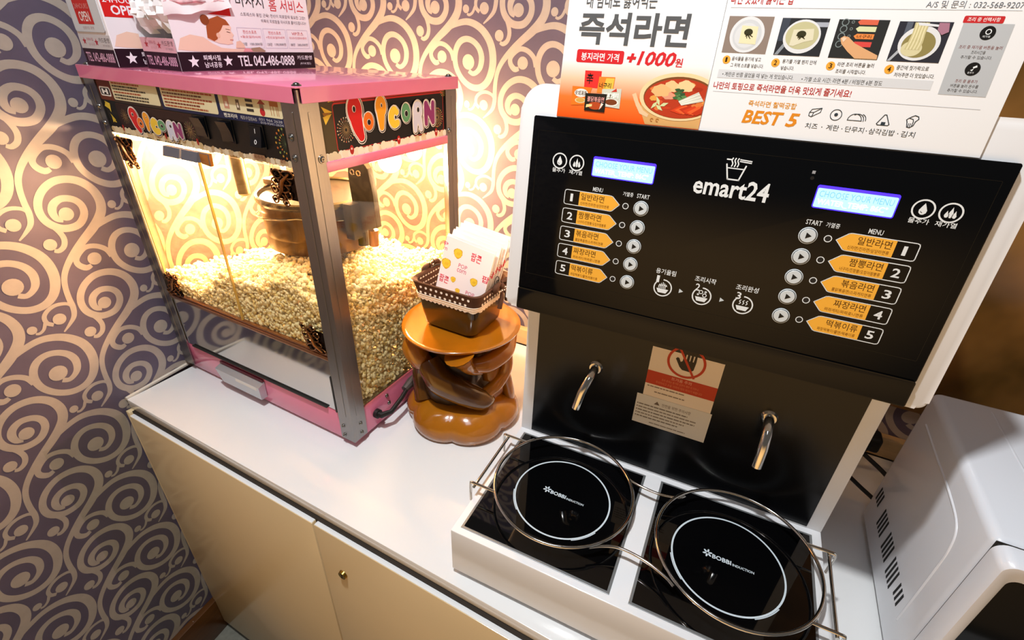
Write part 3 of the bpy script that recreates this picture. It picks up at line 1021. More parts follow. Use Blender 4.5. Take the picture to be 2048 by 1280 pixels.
# mains lead on the side
b = MB()
q = [(PW - .002, .062, .038), (PW + .010, .062, .038), (PW + .020, .078, .040), (PW + .019, .11, .050), (PW + .012, .15, .060), (PW + .012, .20, .064), (PW + .022, .26, .03), (PW + .045, .33, .006), (PW + .06, .40, .005)]
b.tube(q, [.0065, .006, .0045, .0042, .0042, .0042, .004, .004, .004], BLACK_RUB, 10)
b.cyl((PW - .003, .062, .038), (PW + .004, .062, .038), .009, BLACK_RUB)
b.tube([(PW + .0125, .128, .056), (PW + .012, .15, .060), (PW + .012, .195, .064)], [.007, .010, .009], mat('grey_plug', '#4b4340', .5), 10)
b.build('mains_lead', pm)
for w, z in ((.095, .057), (.099, .037)):
    screw(pm, (PW - .004, w, z), (1, 0, 0), .0035)

# --- the heap of popcorn
rs = random.Random(11)
POP = mat('popcorn_white', '#faf4de', .7, var=.06, scale=60)
POY = mat('popcorn_butter', '#f5e4ae', .7, var=.12, scale=80)


def heap(u, w):
    t = min(max((u - .02) / .36, 0), 1)
    h = .198 + .080 * (t * t * (3 - 2 * t)) + .02 * math.sin(w * 14 + .4)
    return h + .012 * math.sin(u * 37) * math.sin(w * 31 + 1) - .02 * max(0, (u - .44) / .06)


proto = []
for k in range(10):
    bmk = bmesh.new()
    tone = []
    for j in range(rs.randint(9, 13)):
        c = Vector((rs.gauss(0, 1), rs.gauss(0, 1), rs.gauss(0, .8))).normalized() * rs.uniform(.0042, .0074)
        res = bmesh.ops.create_icosphere(bmk, subdivisions=1, radius=rs.uniform(.0024, .0044))
        for vv in res['verts']:
            vv.co = vv.co * rs.uniform(.72, 1.16) + c
        tone += [1 if rs.random() < .22 else 0] * 80
    bmk.verts.index_update()
    proto.append(([v.co.copy() for v in bmk.verts], [tuple(v.index for v in f.verts) for f in bmk.faces], tone))
    bmk.free()
from mathutils import Euler
V, Fc, MI = [], [], []


def kernel(p, s):
    vs, fs, tone = proto[rs.randrange(10)]
    e = Euler((rs.uniform(0, 6.28), rs.uniform(0, 6.28), rs.uniform(0, 6.28))).to_matrix()
    o = len(V)
    for co in vs:
        q = e @ co * s + p
        q.x = min(max(q.x, .0062), PW - .0062)
        q.y = min(max(q.y, .0098), PD_ - .0062)
        V.append(q)
    for f, t_ in zip(fs, tone):
        Fc.append(tuple(i + o for i in f))
        MI.append(t_)


st = .0125
u = .012
while u < PW - .01:
    w = .016
    while w < PD_ - .01:
        uu, ww = u + rs.uniform(-.004, .004), w + rs.uniform(-.004, .004)
        kernel(Vector((uu, ww, heap(uu, ww) + rs.uniform(-.006, .006))), rs.uniform(.85, 1.3))
        w += st
    u += st
w = .02
while w < PD_ - .012:                       # pressed against the right-hand pane
    z = .080
    while z < heap(PW - .012, w) - .004:
        kernel(Vector((PW - .0145 + rs.uniform(-.004, .002), w + rs.uniform(-.004, .004), z)), rs.uniform(.8, 1.15))
        z += .0105
    w += .0105
u = .015
while u < PW - .012:                       # and against the front
    z = .150
    while z < heap(u, .02) - .002:
        kernel(Vector((u + rs.uniform(-.003, .003), .0145 + rs.uniform(0, .004), z)), rs.uniform(.8, 1.15))
        z += .0105
    u += .0105
# solid core so that the light does not leak under the kernels
nu, nw = 16, 12
o = len(V)
for i in range(nu + 1):
    for j in range(nw + 1):
        a, c = .008 + (PW - .026) * i / nu, .011 + (PD_ - .022) * j / nw
        V.append(Vector((a, c, heap(a, c) - .008)))
for i in range(nu):
    for j in range(nw):
        k = o + i * (nw + 1) + j
        Fc.append((k, k + nw + 1, k + nw + 2, k + 1))
        MI.append(0)
me = bpy.data.meshes.new('popcorn')
me.from_pydata([tuple(v) for v in V], [], Fc)
me.materials.append(POP)
me.materials.append(POY)
me.polygons.foreach_set('material_index', MI)
me.polygons.foreach_set('use_smooth', [True] * len(me.polygons))
pc = bpy.data.objects.new('popcorn', me)
COL.objects.link(pc)
pc.location = (-0.0035, 0.1304, CT)
pc.rotation_euler = (0, 0, R_(-0.3864))
tag(pc, 'heap of white and buttery popcorn filling the glass machine', 'popcorn', kind='stuff')


# ------------------------------------------------------------------ massage advert tissue boxes on the lid
def star(p, x, y, r, m, lay):
    p.poly([(x + (r if i % 2 == 0 else r * .42) * math.sin(math.pi * i / 5), y + (r if i % 2 == 0 else r * .42) * math.cos(math.pi * i / 5)) for i in range(10)], m, lay)


def tissue_box(A, ang, label, which):
    """long side faces right, the narrow printed end faces the room; A is the near right bottom corner"""
    L, W, H = .252, .088, .118
    root = thing('tissue_box', label, 'tissue box', (A[0], A[1], CT + PH), R_(ang), 'advertising tissue boxes on the popcorn machine')
    # local: x = left(-)…0, y = 0…L to the back
    CARD = mat('box_card', '#f3eef2', .35)
    p = Print(None, 0.0)
    fL = frame((0, 0, 0), (0, 1, 0), (0, 0, 1))              # long face, normal +x
    fE = frame((-W, 0, 0), (1, 0, 0), (0, 0, 1))             # end face, normal -y
    b = p
    t = .0008
    hole = (which == 0)
    if hole:
        # torn open end: lower strip stays, the top of the end is open
        b.box(-t, 0, 0, L, 0.0004, H, CARD)
        b.box(-W, -W + t, 0, L, 0.0004, H, CARD)
        b.box(-W, 0, L - t, L, 0.0004, H, CARD)
        b.box(-W, 0, 0, L, 0.0004, 0.0012, CARD)
        b.box(-W, 0, 0.05, L, H - t, H, CARD)
        b.box(-W, 0, 0, t, 0.0004, 0.043, CARD)
    else:
        b.box(-W, 0, 0, L, 0.0004, H, CARD, .0008, 1)
    p.fr, p.h = fL, 0.0
    BLK, WH = ink('#24101c'), ink('#f4eef4')
    RED, PNK, SK, HR = ink('#d81e1e'), ink('#e8b8c8'), ink('#f0cdb8'), ink('#8a4422')
    p.rect(.4, .6, 251.6, 26, BLK, 1)
    star(p, 22, 13, 9, WH, 2)
    star(p, 78, 13.6, 8.4, WH, 2)
    p.text('퇴폐사절', 38, 14.5, 66, 22, WH, 2, bold=.02)
    p.text('남녀공용', 38, 4.5, 66, 12.5, WH, 2, bold=.02)
    p.text('TEL 042-486-0888', 96, 5.5, 206, 21.5, WH, 2, bold=.03)
    p.text('카드환영', 213, 14, 246, 21, WH, 2, bold=.02)
    p.text('(부가세 별도)', 218, 5.5, 242, 10, WH, 2)
    # resting woman on the advert, drawn flat as printed
    p.fr = lambda a, c_, h_: fL(a, c_ if c_ < .0265 else .0265 + (c_ - .0265) * .74, h_)
    p.poly([(3, 30), (10, 50), (26, 57), (46, 53), (58, 42), (72, 34), (92, 32), (112, 33), (112, 26.5), (40, 26.5), (20, 28)], SK, 2)
    p.poly([(52, 50), (60, 78), (74, 90), (90, 84), (95, 72), (93, 66), (97, 58), (94, 54), (95, 50), (92, 46), (93, 42), (84, 40), (70, 42)], ink('#f3d0bc'), 3)
    p.poly([(52, 52), (54, 72), (62, 86), (76, 92), (88, 86), (93, 76), (82, 76), (76, 66), (72, 62), (68, 50), (62, 46)], ink('#a8562c'), 4)
    p.circ(54, 84, 7, HR, 5, ry=9)
    p.circ(70.5, 57, 3.2, ink('#ecbfa6'), 5, ry=4.6)
    p.line([(86, 64), (91.5, 62.6)], .9, ink('#5a3020'), 5)
    p.line([(85, 69), (91.5, 68)], .8, ink('#8a5a3a'), 5)
    p.line([(89, 49), (93.5, 49)], 1.0, ink('#c4525a'), 5)
    p.poly([(96, 34), (99, 46), (106, 48), (111, 42), (113, 34)], ink('#eec6ae'), 5)
    p.poly([(120, 27), (124, 34), (140, 36), (150, 29), (148, 26.5)], ink('#a98a72'), 3)
    p.poly([(108, 27), (112, 34), (122, 33), (126, 27)], ink('#e89aa0'), 4)
    if which == 0:
        p.poly([(60, 95), (99, 93), (99, 108), (84, 102)], RED, 2)
    else:
        p.rect(2, 82, 62, 121, RED, 2)
        p.text('24HOURS', 5, 107, 59, 117, WH, 3, bold=.02)
        p.text('OPEN', 13, 86, 56, 103, WH, 3, bold=.04)
    p.text('마사지', 112, 112, 162, 136, ink('#2a2426'), 3)
    p.text('홈 서비스', 172, 108, 243, 133, ink('#d0303a'), 3)
    p.text('스트레스와 뭉친 근육! 전신이 피로할때 필요한 그것!!', 116, 95, 244, 102, ink('#6a5a64'), 3)
    p.text('하루의 피로함을 마사지로 풀어드립니다!!', 152, 84, 244, 91, ink('#6a5a64'), 3)
    for i, (a, c, d, e_) in enumerate((('전신스포츠', '+등오일마사지', '90분', '100,000원'), ('전신스포츠', '+전신오일마사지', '120분', '130,000원'), ('VIP코스', '전신스포츠+전신오일마사지+발마사지', '180분', '200,000원'))):
        x = 104 + i * 47.5
        p.rrline(x, 34, x + 45, 73, 1.5, .5, ink('#b8aec8'), 3)
        p.text(a, x + 10, 62, x + 35, 68.5, ink('#d04a50'), 4)
        p.text(c, x + 4, 53.5, x + 41, 58.5, ink('#d04a50'), 4)
        p.text(d, x + 4, 39, x + 14, 45, ink('#5a4a58'), 4)
        p.text(e_, x + 19, 39, x + 42, 45, ink('#5a4a58'), 4)
    # end face
    p.fr = fE
    p.rect(.4, .6, 87.6, 24, ink('#2c0f22'), 1)
    p.text('TEL 042-486-0888', 6, 6, 82, 19, ink('#d8a8c4'), 2, bold=.02)
    p.rect(.4, 24, 87.6, 43, ink('#d9a9b6') if hole else ink('#c9c2c4'), 1)
    star(p, 14, 34, 5.5, ink('#b03040'), 2)
    star(p, 47, 33, 5.5, ink('#b03040'), 2)
    p.text('퇴폐사절', 22, 34.5, 39, 39, ink('#c07080'), 2)
    p.text('남녀공용', 24, 28, 41, 32.5, ink('#c89aa4'), 2)
    p.text('카드환영', 55, 33, 83, 39.5, ink('#4a3a40'), 2)
    p.text('(부가세 별도)', 62, 27, 82, 30.5, ink('#9a8a90'), 2)
    body = p.build('box_body', root)
    if which == 1:
        c = Print(fE, .0012)
        c.prism(rrect(.002, .0465, .083, .117, .004), .0002, .0012, mat('grey_flap', '#cfcfd2', .4), fE)
        c.rrline(2, 46.5, 83, 117, 4, .5, ink('#a8a8ac'), 1.5)
        c.rect(18, 57, 61, 92, ink('#c22a24'), 2)
        c.text('24HOURS', 21, 77, 58, 83.5, ink('#d8908a'), 3)
        c.text('OPEN', 26, 60.5, 54, 73.5, ink('#f0e6e2'), 3, bold=.02)
        c.text('신용카드 환영', 26, 50.5, 56, 54.5, ink('#c0a0a0'), 3)
        c.build('end_flap', root)
    else:
        # crumpled tissues bulging out of the torn end, under clear film
        tb = MB()
        TS = mat('tissue_paper', '#f7f7f8', .8, bump=.1, scale=50)
        r = random.Random(5)
        for i in range(11):
            x0 = -W + .010 + i * .0064
            z0, z1 = .046 + r.uniform(0, .022), .094 + r.uniform(0, .012)
            lean = r.uniform(-.010, .014)
            dep = r.uniform(.000, .012)
            pts = []
            for j in range(6):
                f = j / 5
                pts.append((x0 + lean * f + .002 * math.sin(f * 9 + i), dep - .012 * math.sin(f * 3) + r.uniform(-.003, .003), z0 + (z1 - z0) * f))
            for j in range(5):
                a, c = Vector(pts[j]), Vector(pts[j + 1])
                wv = Vector((.007 + .005 * r.random(), .011, .001))
                tb.add([a, c, c + wv, a + wv, a + Vector((0, .004, 0)), c + Vector((0, .004, 0))], [(0, 1, 2, 3), (0, 1, 5, 4)], TS)
        tb.box(-W + .003, -.003, .02, .2, .06, .108, TS, .006)
        tb.build('tissues', root, smooth=20)
        fm = MB()
        FILM = glass_mat('clear_film', (.98, .98, .99), .05, .12)
        n = 9
        vv = []
        for i in range(n):
            for j in range(4):
                f = i / (n - 1)
                vv.append((-W + .002 + f * (W - .004), -.004 - .006 * math.sin(j * 1.1 + .4) + r.uniform(-.003, .003), .042 + j * .021))
        fm.add(vv, [(i * 4 + j, (i + 1) * 4 + j, (i + 1) * 4 + j + 1, i * 4 + j + 1) for i in range(n - 1) for j in range(3)], FILM)
        fm.build('torn_film', root)
        # crumpled printed wrapper and loose sheet lying over the top front edge
        cw = MB()
        CR = mat('wrapper_print', '#e7b9bd', .3, var=.5, scale=90)
        r = random.Random(9)
        vv = []
        nn, mm_ = 12, 5
        for i in range(nn):
            for j in range(mm_):
                f, g_ = i / (nn - 1), j / (mm_ - 1)
                vv.append((.0015 + .004 * abs(math.sin(f * 5 + j)) + r.uniform(0, .002), -.006 + f * .105, .071 + f * .015 + g_ * .046 * (1 - .3 * f) + .0015 * math.sin(f * 14)))
        cw.add(vv, [(i * mm_ + j, (i + 1) * mm_ + j, (i + 1) * mm_ + j + 1, i * mm_ + j + 1) for i in range(nn - 1) for j in range(mm_ - 1)], TS)
        cw.tube([(.004, -.004 + .012 * i, .0885 + .0008 * i + .0012 * math.sin(i * 2)) for i in range(9)], [.0012, .0022, .003, .0026, .003, .0022, .0024, .0016, .001], CR, 7)
        cw.tube([(-.086 + .011 * i, -.006 + .002 * math.sin(i * 1.7), .1055 + .0015 * math.sin(i)) for i in range(9)], .0018, CR, 7)
        cw.build('wrapper', root, smooth=25)
    return root


tissue_box((.2195, .163), -1.1, 'nearer tissue box with massage advert, its torn end showing white tissues', 0)
tissue_box((.1075, .1355), .5, 'tissue box behind and left of the torn one, closed grey end with red OPEN square', 1)

# ------------------------------------------------------------------ carved root stand
SX, SY = .612, .312
st_ = thing('wooden_stand', 'carved tree root stand in glossy orange brown wood between the machines', 'stand', (SX, SY, CT))
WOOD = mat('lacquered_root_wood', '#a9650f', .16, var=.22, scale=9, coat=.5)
WOODD = mat('lacquered_shaded_wood', '#5c3607', .16, var=.35, scale=12, coat=.5)  # darker copy of WOOD, shade on the inner limbs painted in
b = MB()
b.lathe([(.093, .0), (.102, .006), (.106, .020), (.103, .034), (.094, .046), (.078, .056), (.055, .062), (.02, .063)], WOOD, 72,
        wob=lambda g, z: .93 + .11 * abs(math.sin(g * 3 + .5)) ** .6 + .025 * math.sin(g * 2 + 1))
b.build('base', st_, smooth=60)
b = MB()
b.lathe([(.03, .196), (.085, .199), (.100, .2045), (.1060, .2100), (.1068, .2130), (.1045, .2150), (.098, .2135), (.02, .2125)], WOOD, 72,
        wob=lambda g, z: 1 + .012 * math.sin(g * 3 + .6))
b.build('top_disc', st_, smooth=60)


def root_limb(pts, rad, m, name='root_limb'):
    bb = MB()
    P3, Rr = [], []
    n = len(pts)
    for i in range(n - 1):
        p0, p1, p2, p3 = pts[max(i - 1, 0)], pts[i], pts[i + 1], pts[min(i + 2, n - 1)]
        for k in range(6):
            t = k / 6
            P3.append(tuple(.5 * (2 * b_ + (c - a) * t + (2 * a - 5 * b_ + 4 * c - d) * t * t + (3 * b_ - a - 3 * c + d) * t ** 3) for a, b_, c, d in zip(p0, p1, p2, p3)))
            Rr.append(rad[i] * (1 - t) + rad[i + 1] * t)
    P3.append(pts[-1])
    Rr.append(rad[-1])
    bb.tube(P3, Rr, m, 16)
    return bb.build(name, st_, smooth=70)


# axes seen from the camera: right = (.83,.55), toward the viewer = (.56,-.83)
def pv(r, t, z):
    return (r * .83 + t * .56, r * .55 - t * .83, z)


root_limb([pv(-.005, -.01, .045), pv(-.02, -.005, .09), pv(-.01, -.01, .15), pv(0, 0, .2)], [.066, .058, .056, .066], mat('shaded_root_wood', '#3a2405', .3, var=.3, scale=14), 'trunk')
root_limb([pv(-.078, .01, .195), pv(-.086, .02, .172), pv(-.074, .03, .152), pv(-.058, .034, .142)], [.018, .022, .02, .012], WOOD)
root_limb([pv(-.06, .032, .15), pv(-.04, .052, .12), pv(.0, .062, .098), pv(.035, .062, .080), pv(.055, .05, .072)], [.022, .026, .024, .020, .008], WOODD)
root_limb([pv(-.004, .090, .201), pv(.004, .086, .180), pv(.014, .076, .160), pv(.032, .064, .150)], [.028, .014, .010, .010], WOOD)
root_limb([pv(.010, .068, .162), pv(.04, .062, .160), pv(.068, .045, .166), pv(.082, .03, .172), pv(.092, .0, .190), pv(.094, -.01, .202)], [.010, .017, .017, .015, .012, .013], WOOD)
root_limb([pv(.082, .03, .168), pv(.084, .032, .140), pv(.078, .034, .118), pv(.060, .045, .098), pv(.035, .055, .082)], [.009, .010, .011, .013, .012], WOOD)
root_limb([pv(.05, .0, .14), pv(.055, .02, .12), pv(.05, .035, .10)], [.026, .022, .012], WOOD)
root_limb([pv(.082, .018, .105), pv(.088, .015, .075), pv(.09, .01, .045), pv(.085, .0, .03)], [.010, .011, .013, .018], WOOD)
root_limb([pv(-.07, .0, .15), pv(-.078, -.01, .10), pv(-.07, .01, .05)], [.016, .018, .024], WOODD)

# ------------------------------------------------------------------ basket with popcorn bags
BROT = -1.0
BX, BY, BZ = .614, .314, .2135
bk = thing('basket', 'brown basket with a polka dot liner, lace edge and bows on the root stand', 'basket', (BX, BY, CT + BZ), R_(BROT))
WICK = mat('brown_lacquer', '#35250a', .18, var=.25, scale=15, coat=.4)
LIN = mat('brown_fabric', '#4a2a16', .8, bump=.1, scale=400)
DOT = mat('white_dots', '#efe6dc', .8)
LACE = mat('lace', '#ecd9c6', .8)
Hb = .085


def loop(hw, hd, r, z, n=6, cx=0, cy=0):
    return [(x + cx, y + cy, z) for x, y in rrect(-hw, -hd, hw, hd, r, n)]


def skin(bb, loops, m, cap0=True):
    n = len(loops[0])
    v = [q for l in loops for q in l]
    f = [(i * n + k, i * n + (k + 1) % n, (i + 1) * n + (k + 1) % n, (i + 1) * n + k) for i in range(len(loops) - 1) for k in range(n)]
    if cap0:
        f.append(tuple(range(n))[::-1])
    bb.add(v, f, m)


b = MB()
skin(b, [loop(.051, .045, .016, .003), loop(.0535, .0475, .014, .007), loop(.0595, .0515, .016, .042), loop(.0630, .0535, .016, .070), loop(.0650, .0545, .016, Hb)], WICK)
skin(b, [loop(.0630, .0525, .016, Hb), loop(.056, .047, .011, .042), loop(.047, .038, .008, .008)][::-1], LIN)
for x, y in ((-.044, -.034), (.044, -.034), (-.044, .034), (.044, .034)):
    b.ball((x, y, .003), .004, WICK, 2)
b.build('basket_body', bk, smooth=50)
b = MB()
nlo = 6
skin(b, [loop(.0637, .0537, .016, .064), loop(.0692, .0580, .016, Hb), loop(.0705, .0595, .016, Hb + .003), loop(.0685, .0575, .016, Hb + .0045), loop(.0637, .0527, .016, Hb + .001), loop(.0575, .0485, .011, .048)], LIN, False)
# dots printed inside and outside the fold
for side in range(4):
    for rowi in range(5):
        for k in range(10):
            f = (k + .5 * (rowi % 2)) / 10 - .475
            zz = (.0685, .0795)[rowi] if rowi < 2 else (.0815, .0715, .0615)[rowi - 2]
            out = rowi < 2
            tt = (zz - .064) / (Hb - .064)
            ex = (.0637 + .0055 * tt + .0004) if out else (.0575 + .0062 * (zz - .048) / .038 - .0006)
            ey = (.0537 + .0043 * tt + .0004) if out else (.0485 + .0042 * (zz - .048) / .038 - .0006)
            sg = 1 if out else -1
            if side == 0:
                c, a = (f * 2 * (ex - .015), -ey, zz), Vector((1, 0, 0))
            elif side == 1:
                c, a = (f * 2 * (ex - .015), ey, zz), Vector((1, 0, 0))
            elif side == 2:
                c, a = (-ex, f * 2 * (ey - .015), zz), Vector((0, 1, 0))
            else:
                c, a = (ex, f * 2 * (ey - .015), zz), Vector((0, 1, 0))
            upv = Vector((0, 0, 1))
            b.add([Vector(c) + a * 0.0025 * math.cos(g * .7854) + upv * 0.0025 * math.sin(g * .7854) for g in range(8)], [tuple(range(8))], DOT)
b.build('polka_dot_liner', bk, smooth=50, recalc=False)
b = MB()
base_l = rrect(-.0645, -.0545, .0645, .0545, .016, 6)
pts = []
for i in range(len(base_l)):
    (x0, y0), (x1, y1) = base_l[i], base_l[(i + 1) % len(base_l)]
    d = math.hypot(x1 - x0, y1 - y0)
    n = max(1, int(d / .0022))
    for k in range(n):
        pts.append((x0 + (x1 - x0) * k / n, y0 + (y1 - y0) * k / n))
n = len(pts)
v = [(x * 1.004, y * 1.004, 0.0645) for x, y in pts] + [(x * .992, y * .992, .0570 - .0030 * abs(math.sin(i * .8))) for i, (x, y) in enumerate(pts)]
b.add(v, [(i, (i + 1) % n, n + (i + 1) % n, n + i) for i in range(n)], LACE)
b.tube([(x * 1.006, y * 1.006, .0645) for x, y in pts], .0009, LACE, 5, closed=True)
b.tube([(x * 1.0, y * 1.0, .0605) for x, y in pts], .0006, LACE, 5, closed=True)
b.build('lace', bk, smooth=50, recalc=False)
for sx in (-1, 1):
    b = MB()
    x = sx * .0690
    y = .008
    for k in (-1, 1):
        lp_ = []
        for i in range(13):
            a = math.pi * i / 12
            lp_.append((x + sx * .004 + .002 * math.sin(a * 2), y + k * (.002 + .017 * math.sin(a)), Hb + .002 + .010 * math.cos(a) * (.5 + .5 * math.sin(a))))
        b.tube(lp_, [.002 + .0035 * math.sin(math.pi * i / 12) for i in range(13)], LIN, 8)
    b.ball((x + sx * .005, y, Hb + .002), .0055, LIN, 2)
    b.tube([(x + sx * .006, y, Hb), (x + sx * .010, y - .006, Hb - .016), (x + sx * .008, y - .010, Hb - .036)], [.002, .004, .0045], LIN, 8)
    b.tube([(x + sx * .006, y, Hb), (x + sx * .012, y + .006, Hb - .012), (x + sx * .009, y + .012, Hb - .028)], [.002, .004, .004], LIN, 8)
    for i in range(12):
        a = i * 2.4
        b.ball((x + sx * (.0075 + .003 * math.sin(a)), y - .012 + .024 * (i / 11), Hb - .004 + .009 * math.sin(a * 1.3)), .0014, DOT, 1)
    bw = b.build('bow', bk, smooth=60)
    b = MB()
    b.tube([(x - sx * .002, y - .004 + .007 * math.cos(i * .48), Hb + .010 + .008 * math.sin(i * .48)) for i in range(13)], .0007, BLACK_RUB, 6, closed=True)
    b.tube([(x - sx * .002, y - .004, Hb + .003), (x - sx * .006, y + .004, Hb + .006), (x - sx * .010, y + .016, Hb + .002)], .0012, BLACK_RUB, 6)
    b.build('wire_loop', bk)

BAGW, BAGH = .094, .128
PAPR = mat('bag_paper', '#ebe7ea', .6)


def bag_mesh(front):
    p = Print(None, .0)
    hw = BAGW / 2
    p.prism([(-hw, 0), (hw, 0), (hw, BAGH), (-hw, BAGH)], -.0012, .0, PAPR)
    RD, PK, YE, YD = ink('#d8324a'), ink('#c9466e'), ink('#ecc63c'), ink('#cfa024')

    Y0 = BAGH * 1000 - 118

    def pop(x, y, r):
        y += Y0
        for i in range(9):
            a = i * .698
            p.circ(x + r * .6 * math.cos(a), y + r * .6 * math.sin(a), r * (.42 + .08 * math.sin(i * 2)), YD, 1 + .02 * i, n=12)
            p.circ(x + r * .55 * math.cos(a), y + r * .55 * math.sin(a), r * .36, YE, 1.4 + .02 * i, n=12)
        p.circ(x, y, r * .6, YE, 1.7)
        for i in range(4):
            p.line([(x - r * .3 + r * .2 * i, y - r * .3), (x - r * .1 + r * .2 * i, y + .2 * r)], r * .07, YD, 2)

    def kor(x, y, s):
        y += Y0
        p.text('팝콘', x, y, x + 20 * s, y + 14 * s, RD, 1.5, bold=.02)

    def eng(x, y, s):
        y += Y0
        p.text('POP', x, y + 8 * s, x + 17 * s, y + 15 * s, PK, 1.5)
        p.text('corn', x - s, y, x + 17 * s, y + 6.2 * s, PK, 1.5)
    kor(6, 93, 1.0)
    pop(-19, 96, 8.5)
    eng(-13, 66, 1.0)
    pop(-37, 72, 9)
    pop(22, 60, 7)
    pop(-17, 50, 5)
    kor(-44, 38, .95)
    pop(-4, 34, 4.6)
    eng(12, 26, 1.0)
    p.text('팝', 35, Y0 + 66, 48.5, Y0 + 78, RD, 1.5, bold=.02)
    p.text('P', -48.5, Y0 + 100, -41, Y0 + 107, PK, 1.5)
    p.text('rn', -48.5, Y0 + 93, -41, Y0 + 98, PK, 1.5)
    pop(36, 12, 6)
    kor(-20, 8, .9)
    return p


p = bag_mesh(True)
bag0 = p.build('popcorn_bag')
names = ['front white popcorn bag in the basket, its printing fully in view', 'white popcorn bag directly behind the front one in the basket', 'third white popcorn bag from the front of the basket',
         'fourth white popcorn bag from the front of the basket', 'fourth white popcorn bag from the back of the basket', 'third white popcorn bag from the back of the basket',
         'second white popcorn bag from the back of the basket', 'rearmost white popcorn bag in the basket, highest edge']
for i in range(8):
    o = bag0 if i == 0 else bag0.copy()
    if i:
        COL.objects.link(o)
    tilt = R_(-12 - i * .5 + (.8 if i % 3 == 1 else -.4))
    lx, ly = .0040 + .0003 * i + (.0008 if i % 2 else 0), -.0335 + .0066 * i
    z = CT + BZ + .0290 + .0019 * i + (.0015 if i in (2, 5) else 0)
    c, s = math.cos(R_(BROT)), math.sin(R_(BROT))
    o.matrix_basis = Matrix.Translation((BX + c * lx - s * ly, BY + s * lx + c * ly, z)) @ Matrix.Rotation(R_(1.0 + .4 * i), 4, 'Z') @ Matrix.Rotation(R_(90) + tilt, 4, 'X') @ Matrix.Rotation(R_(-8.5 + (0, .9, -.7, 1.2, .3, -.9, 1.0, .2)[i]), 4, 'Z')
    tag(o, names[i], 'paper bag', 'popcorn bags in the basket')

# ------------------------------------------------------------------ ramen cooker
nc_ = thing('ramen_cooker', 'white and black double ramen cooker with lit blue displays and two induction plates', 'ramen cooker', (.7857, .0154, CT), R_(2.37))
NW = .4509
b = MB()
b.box(0, NW, 0, .42, .008, .0909, WHITE_GLOSS, .0025)
b.build('base', nc_)
for x in (.03, NW - .03):
    for y in (.03, .38):
        b = MB()
        b.cyl((x, y, 0), (x, y, .009), .012, BLACK_RUB)
        b.build('foot', nc_)
b = MB()
b.box(0, NW, .2255, .42, .0895, .366, WHITE_GLOSS, .0025)
b.build('column', nc_)
CPF = frame((0, .2255, .0909), (1, 0, 0), (0, 0, 1))
b = MB()
b.prism([(.0196, .0035), (.4317, .0035), (.4317, .27), (.0196, .27)], -.001, .0012, BLACK_SATIN, CPF)
b.build('back_panel', nc_)

# induction plates
CTF = frame((0, 0, .0909), (1, 0, 0), (0, 1, 0))
PRW = ink('#cfdbe2', .3)
for x0, x1, cx in ((.0103, .214, .1143), (.237, .4386, .3375)):
    b = MB()
    b.prism([(x0, .0100), (x1, .0100), (x1, .2155), (x0, .2155)], -.002, .0008, GREYTRIM, CTF, .0004)
    e = .0034
    p = Print(CTF, .0013)
    p.bm.free()
    p.bm = b.bm
    p.mats = b.mats
    p.prism([(x0 + e, .0100 + e), (x1 - e, .0100 + e), (x1 - e, .2155 - e), (x0 + e, .2155 - e)], .0007, .0013, BLACK_GLASS, CTF)
    c, d = cx * 1000, 118
    p.ring(c, d, 68.8, 2.2, PRW, 1, -35, 325, 90)
    p.ring(c, d, 70.2, 1.1, PRW, 1.3, 195, 225, 20)
    p.ring(c, d, 70.2, 1.1, PRW, 1.3, -60, -30, 20)
    for i in range(6):
        a = R_(60 * i + 20)
        p.circ(c - 24 + 3.6 * math.cos(a), d + 3.5 + 3.6 * math.sin(a), 2.5, PRW, 1, ry=1.2, n=12, rot=a)
    p.text('BOBBI', c - 18, d - 1.5, c + 5, d + 5.0, PRW, 1, bold=.045)
    p.text('INDUCTION', c + 6.5, d - 1.5, c + 32, d + 2.2, PRW, 1, bold=.03)
    p.build('induction_plate', nc_)

# head: white shell
PF = frame((.0173, .1447, .3645), (1, 0, 0), (0, .0246, .2239))
PW2, PH2 = .4141, .22525
out = []
for cx, cy, a, r in ((PW2 + .0194 - .009, -.003 + .009, -90, .009), (PW2 + .0194 - .026, .257 - .026, 0, .026), (-.0194 + .026, .257 - .026, 90, .026), (-.0194 + .009, -.003 + .009, 180, .009)):
    for i in range(9):
        g = R_(a + 90 * i / 8)
        out.append((cx + r * math.cos(g), cy + r * math.sin(g)))
b = MB()
b.prism(out, -.235, -.0075, WHITE_GLOSS, PF, .0035)
b.build('head_shell', nc_)

# front panel and all it carries
W1, G1 = ink('#e4eaec', .4), ink('#c9d3d8', .4)
p = Print(PF, 0.0)
p.prism(rrect(0, .0265, PW2, PH2, .0015), -.0078, -.0008, BLACK_GLOSS, PF, .0008)
p.prism(rrect(0, -.0005, PW2, .0275, .0015), -.0078, .0004, BLACK_GLOSS, PF, .0014)
p.h = -.0008
EDG = mat('panel_edge_line', '#131311', .3, spec=.2)
p.rrline(7, 47.5, PW2 * 1000 - 7, 211, 1, .35, EDG, 1)
ORG, DKO = ink('#f5b23c', .4), ink('#4a2e08')


def drop(p, x, y, m):
    p.ring(x, y, 8.4, 1.3, m, 2, n=36)
    p.poly([(x, y + 5.2), (x - 1.6, y + 2), (x - 2.9, y - .8), (x - 2.6, y - 3.0), (x - 1.2, y - 4.3), (x, y - 4.6), (x + 1.2, y - 4.3), (x + 2.6, y - 3.0), (x + 2.9, y - .8), (x + 1.6, y + 2)], m, 2)
    p.ring(x, y - 1.4, 1.7, .5, EDG, 2.6, 190, 270, 8)


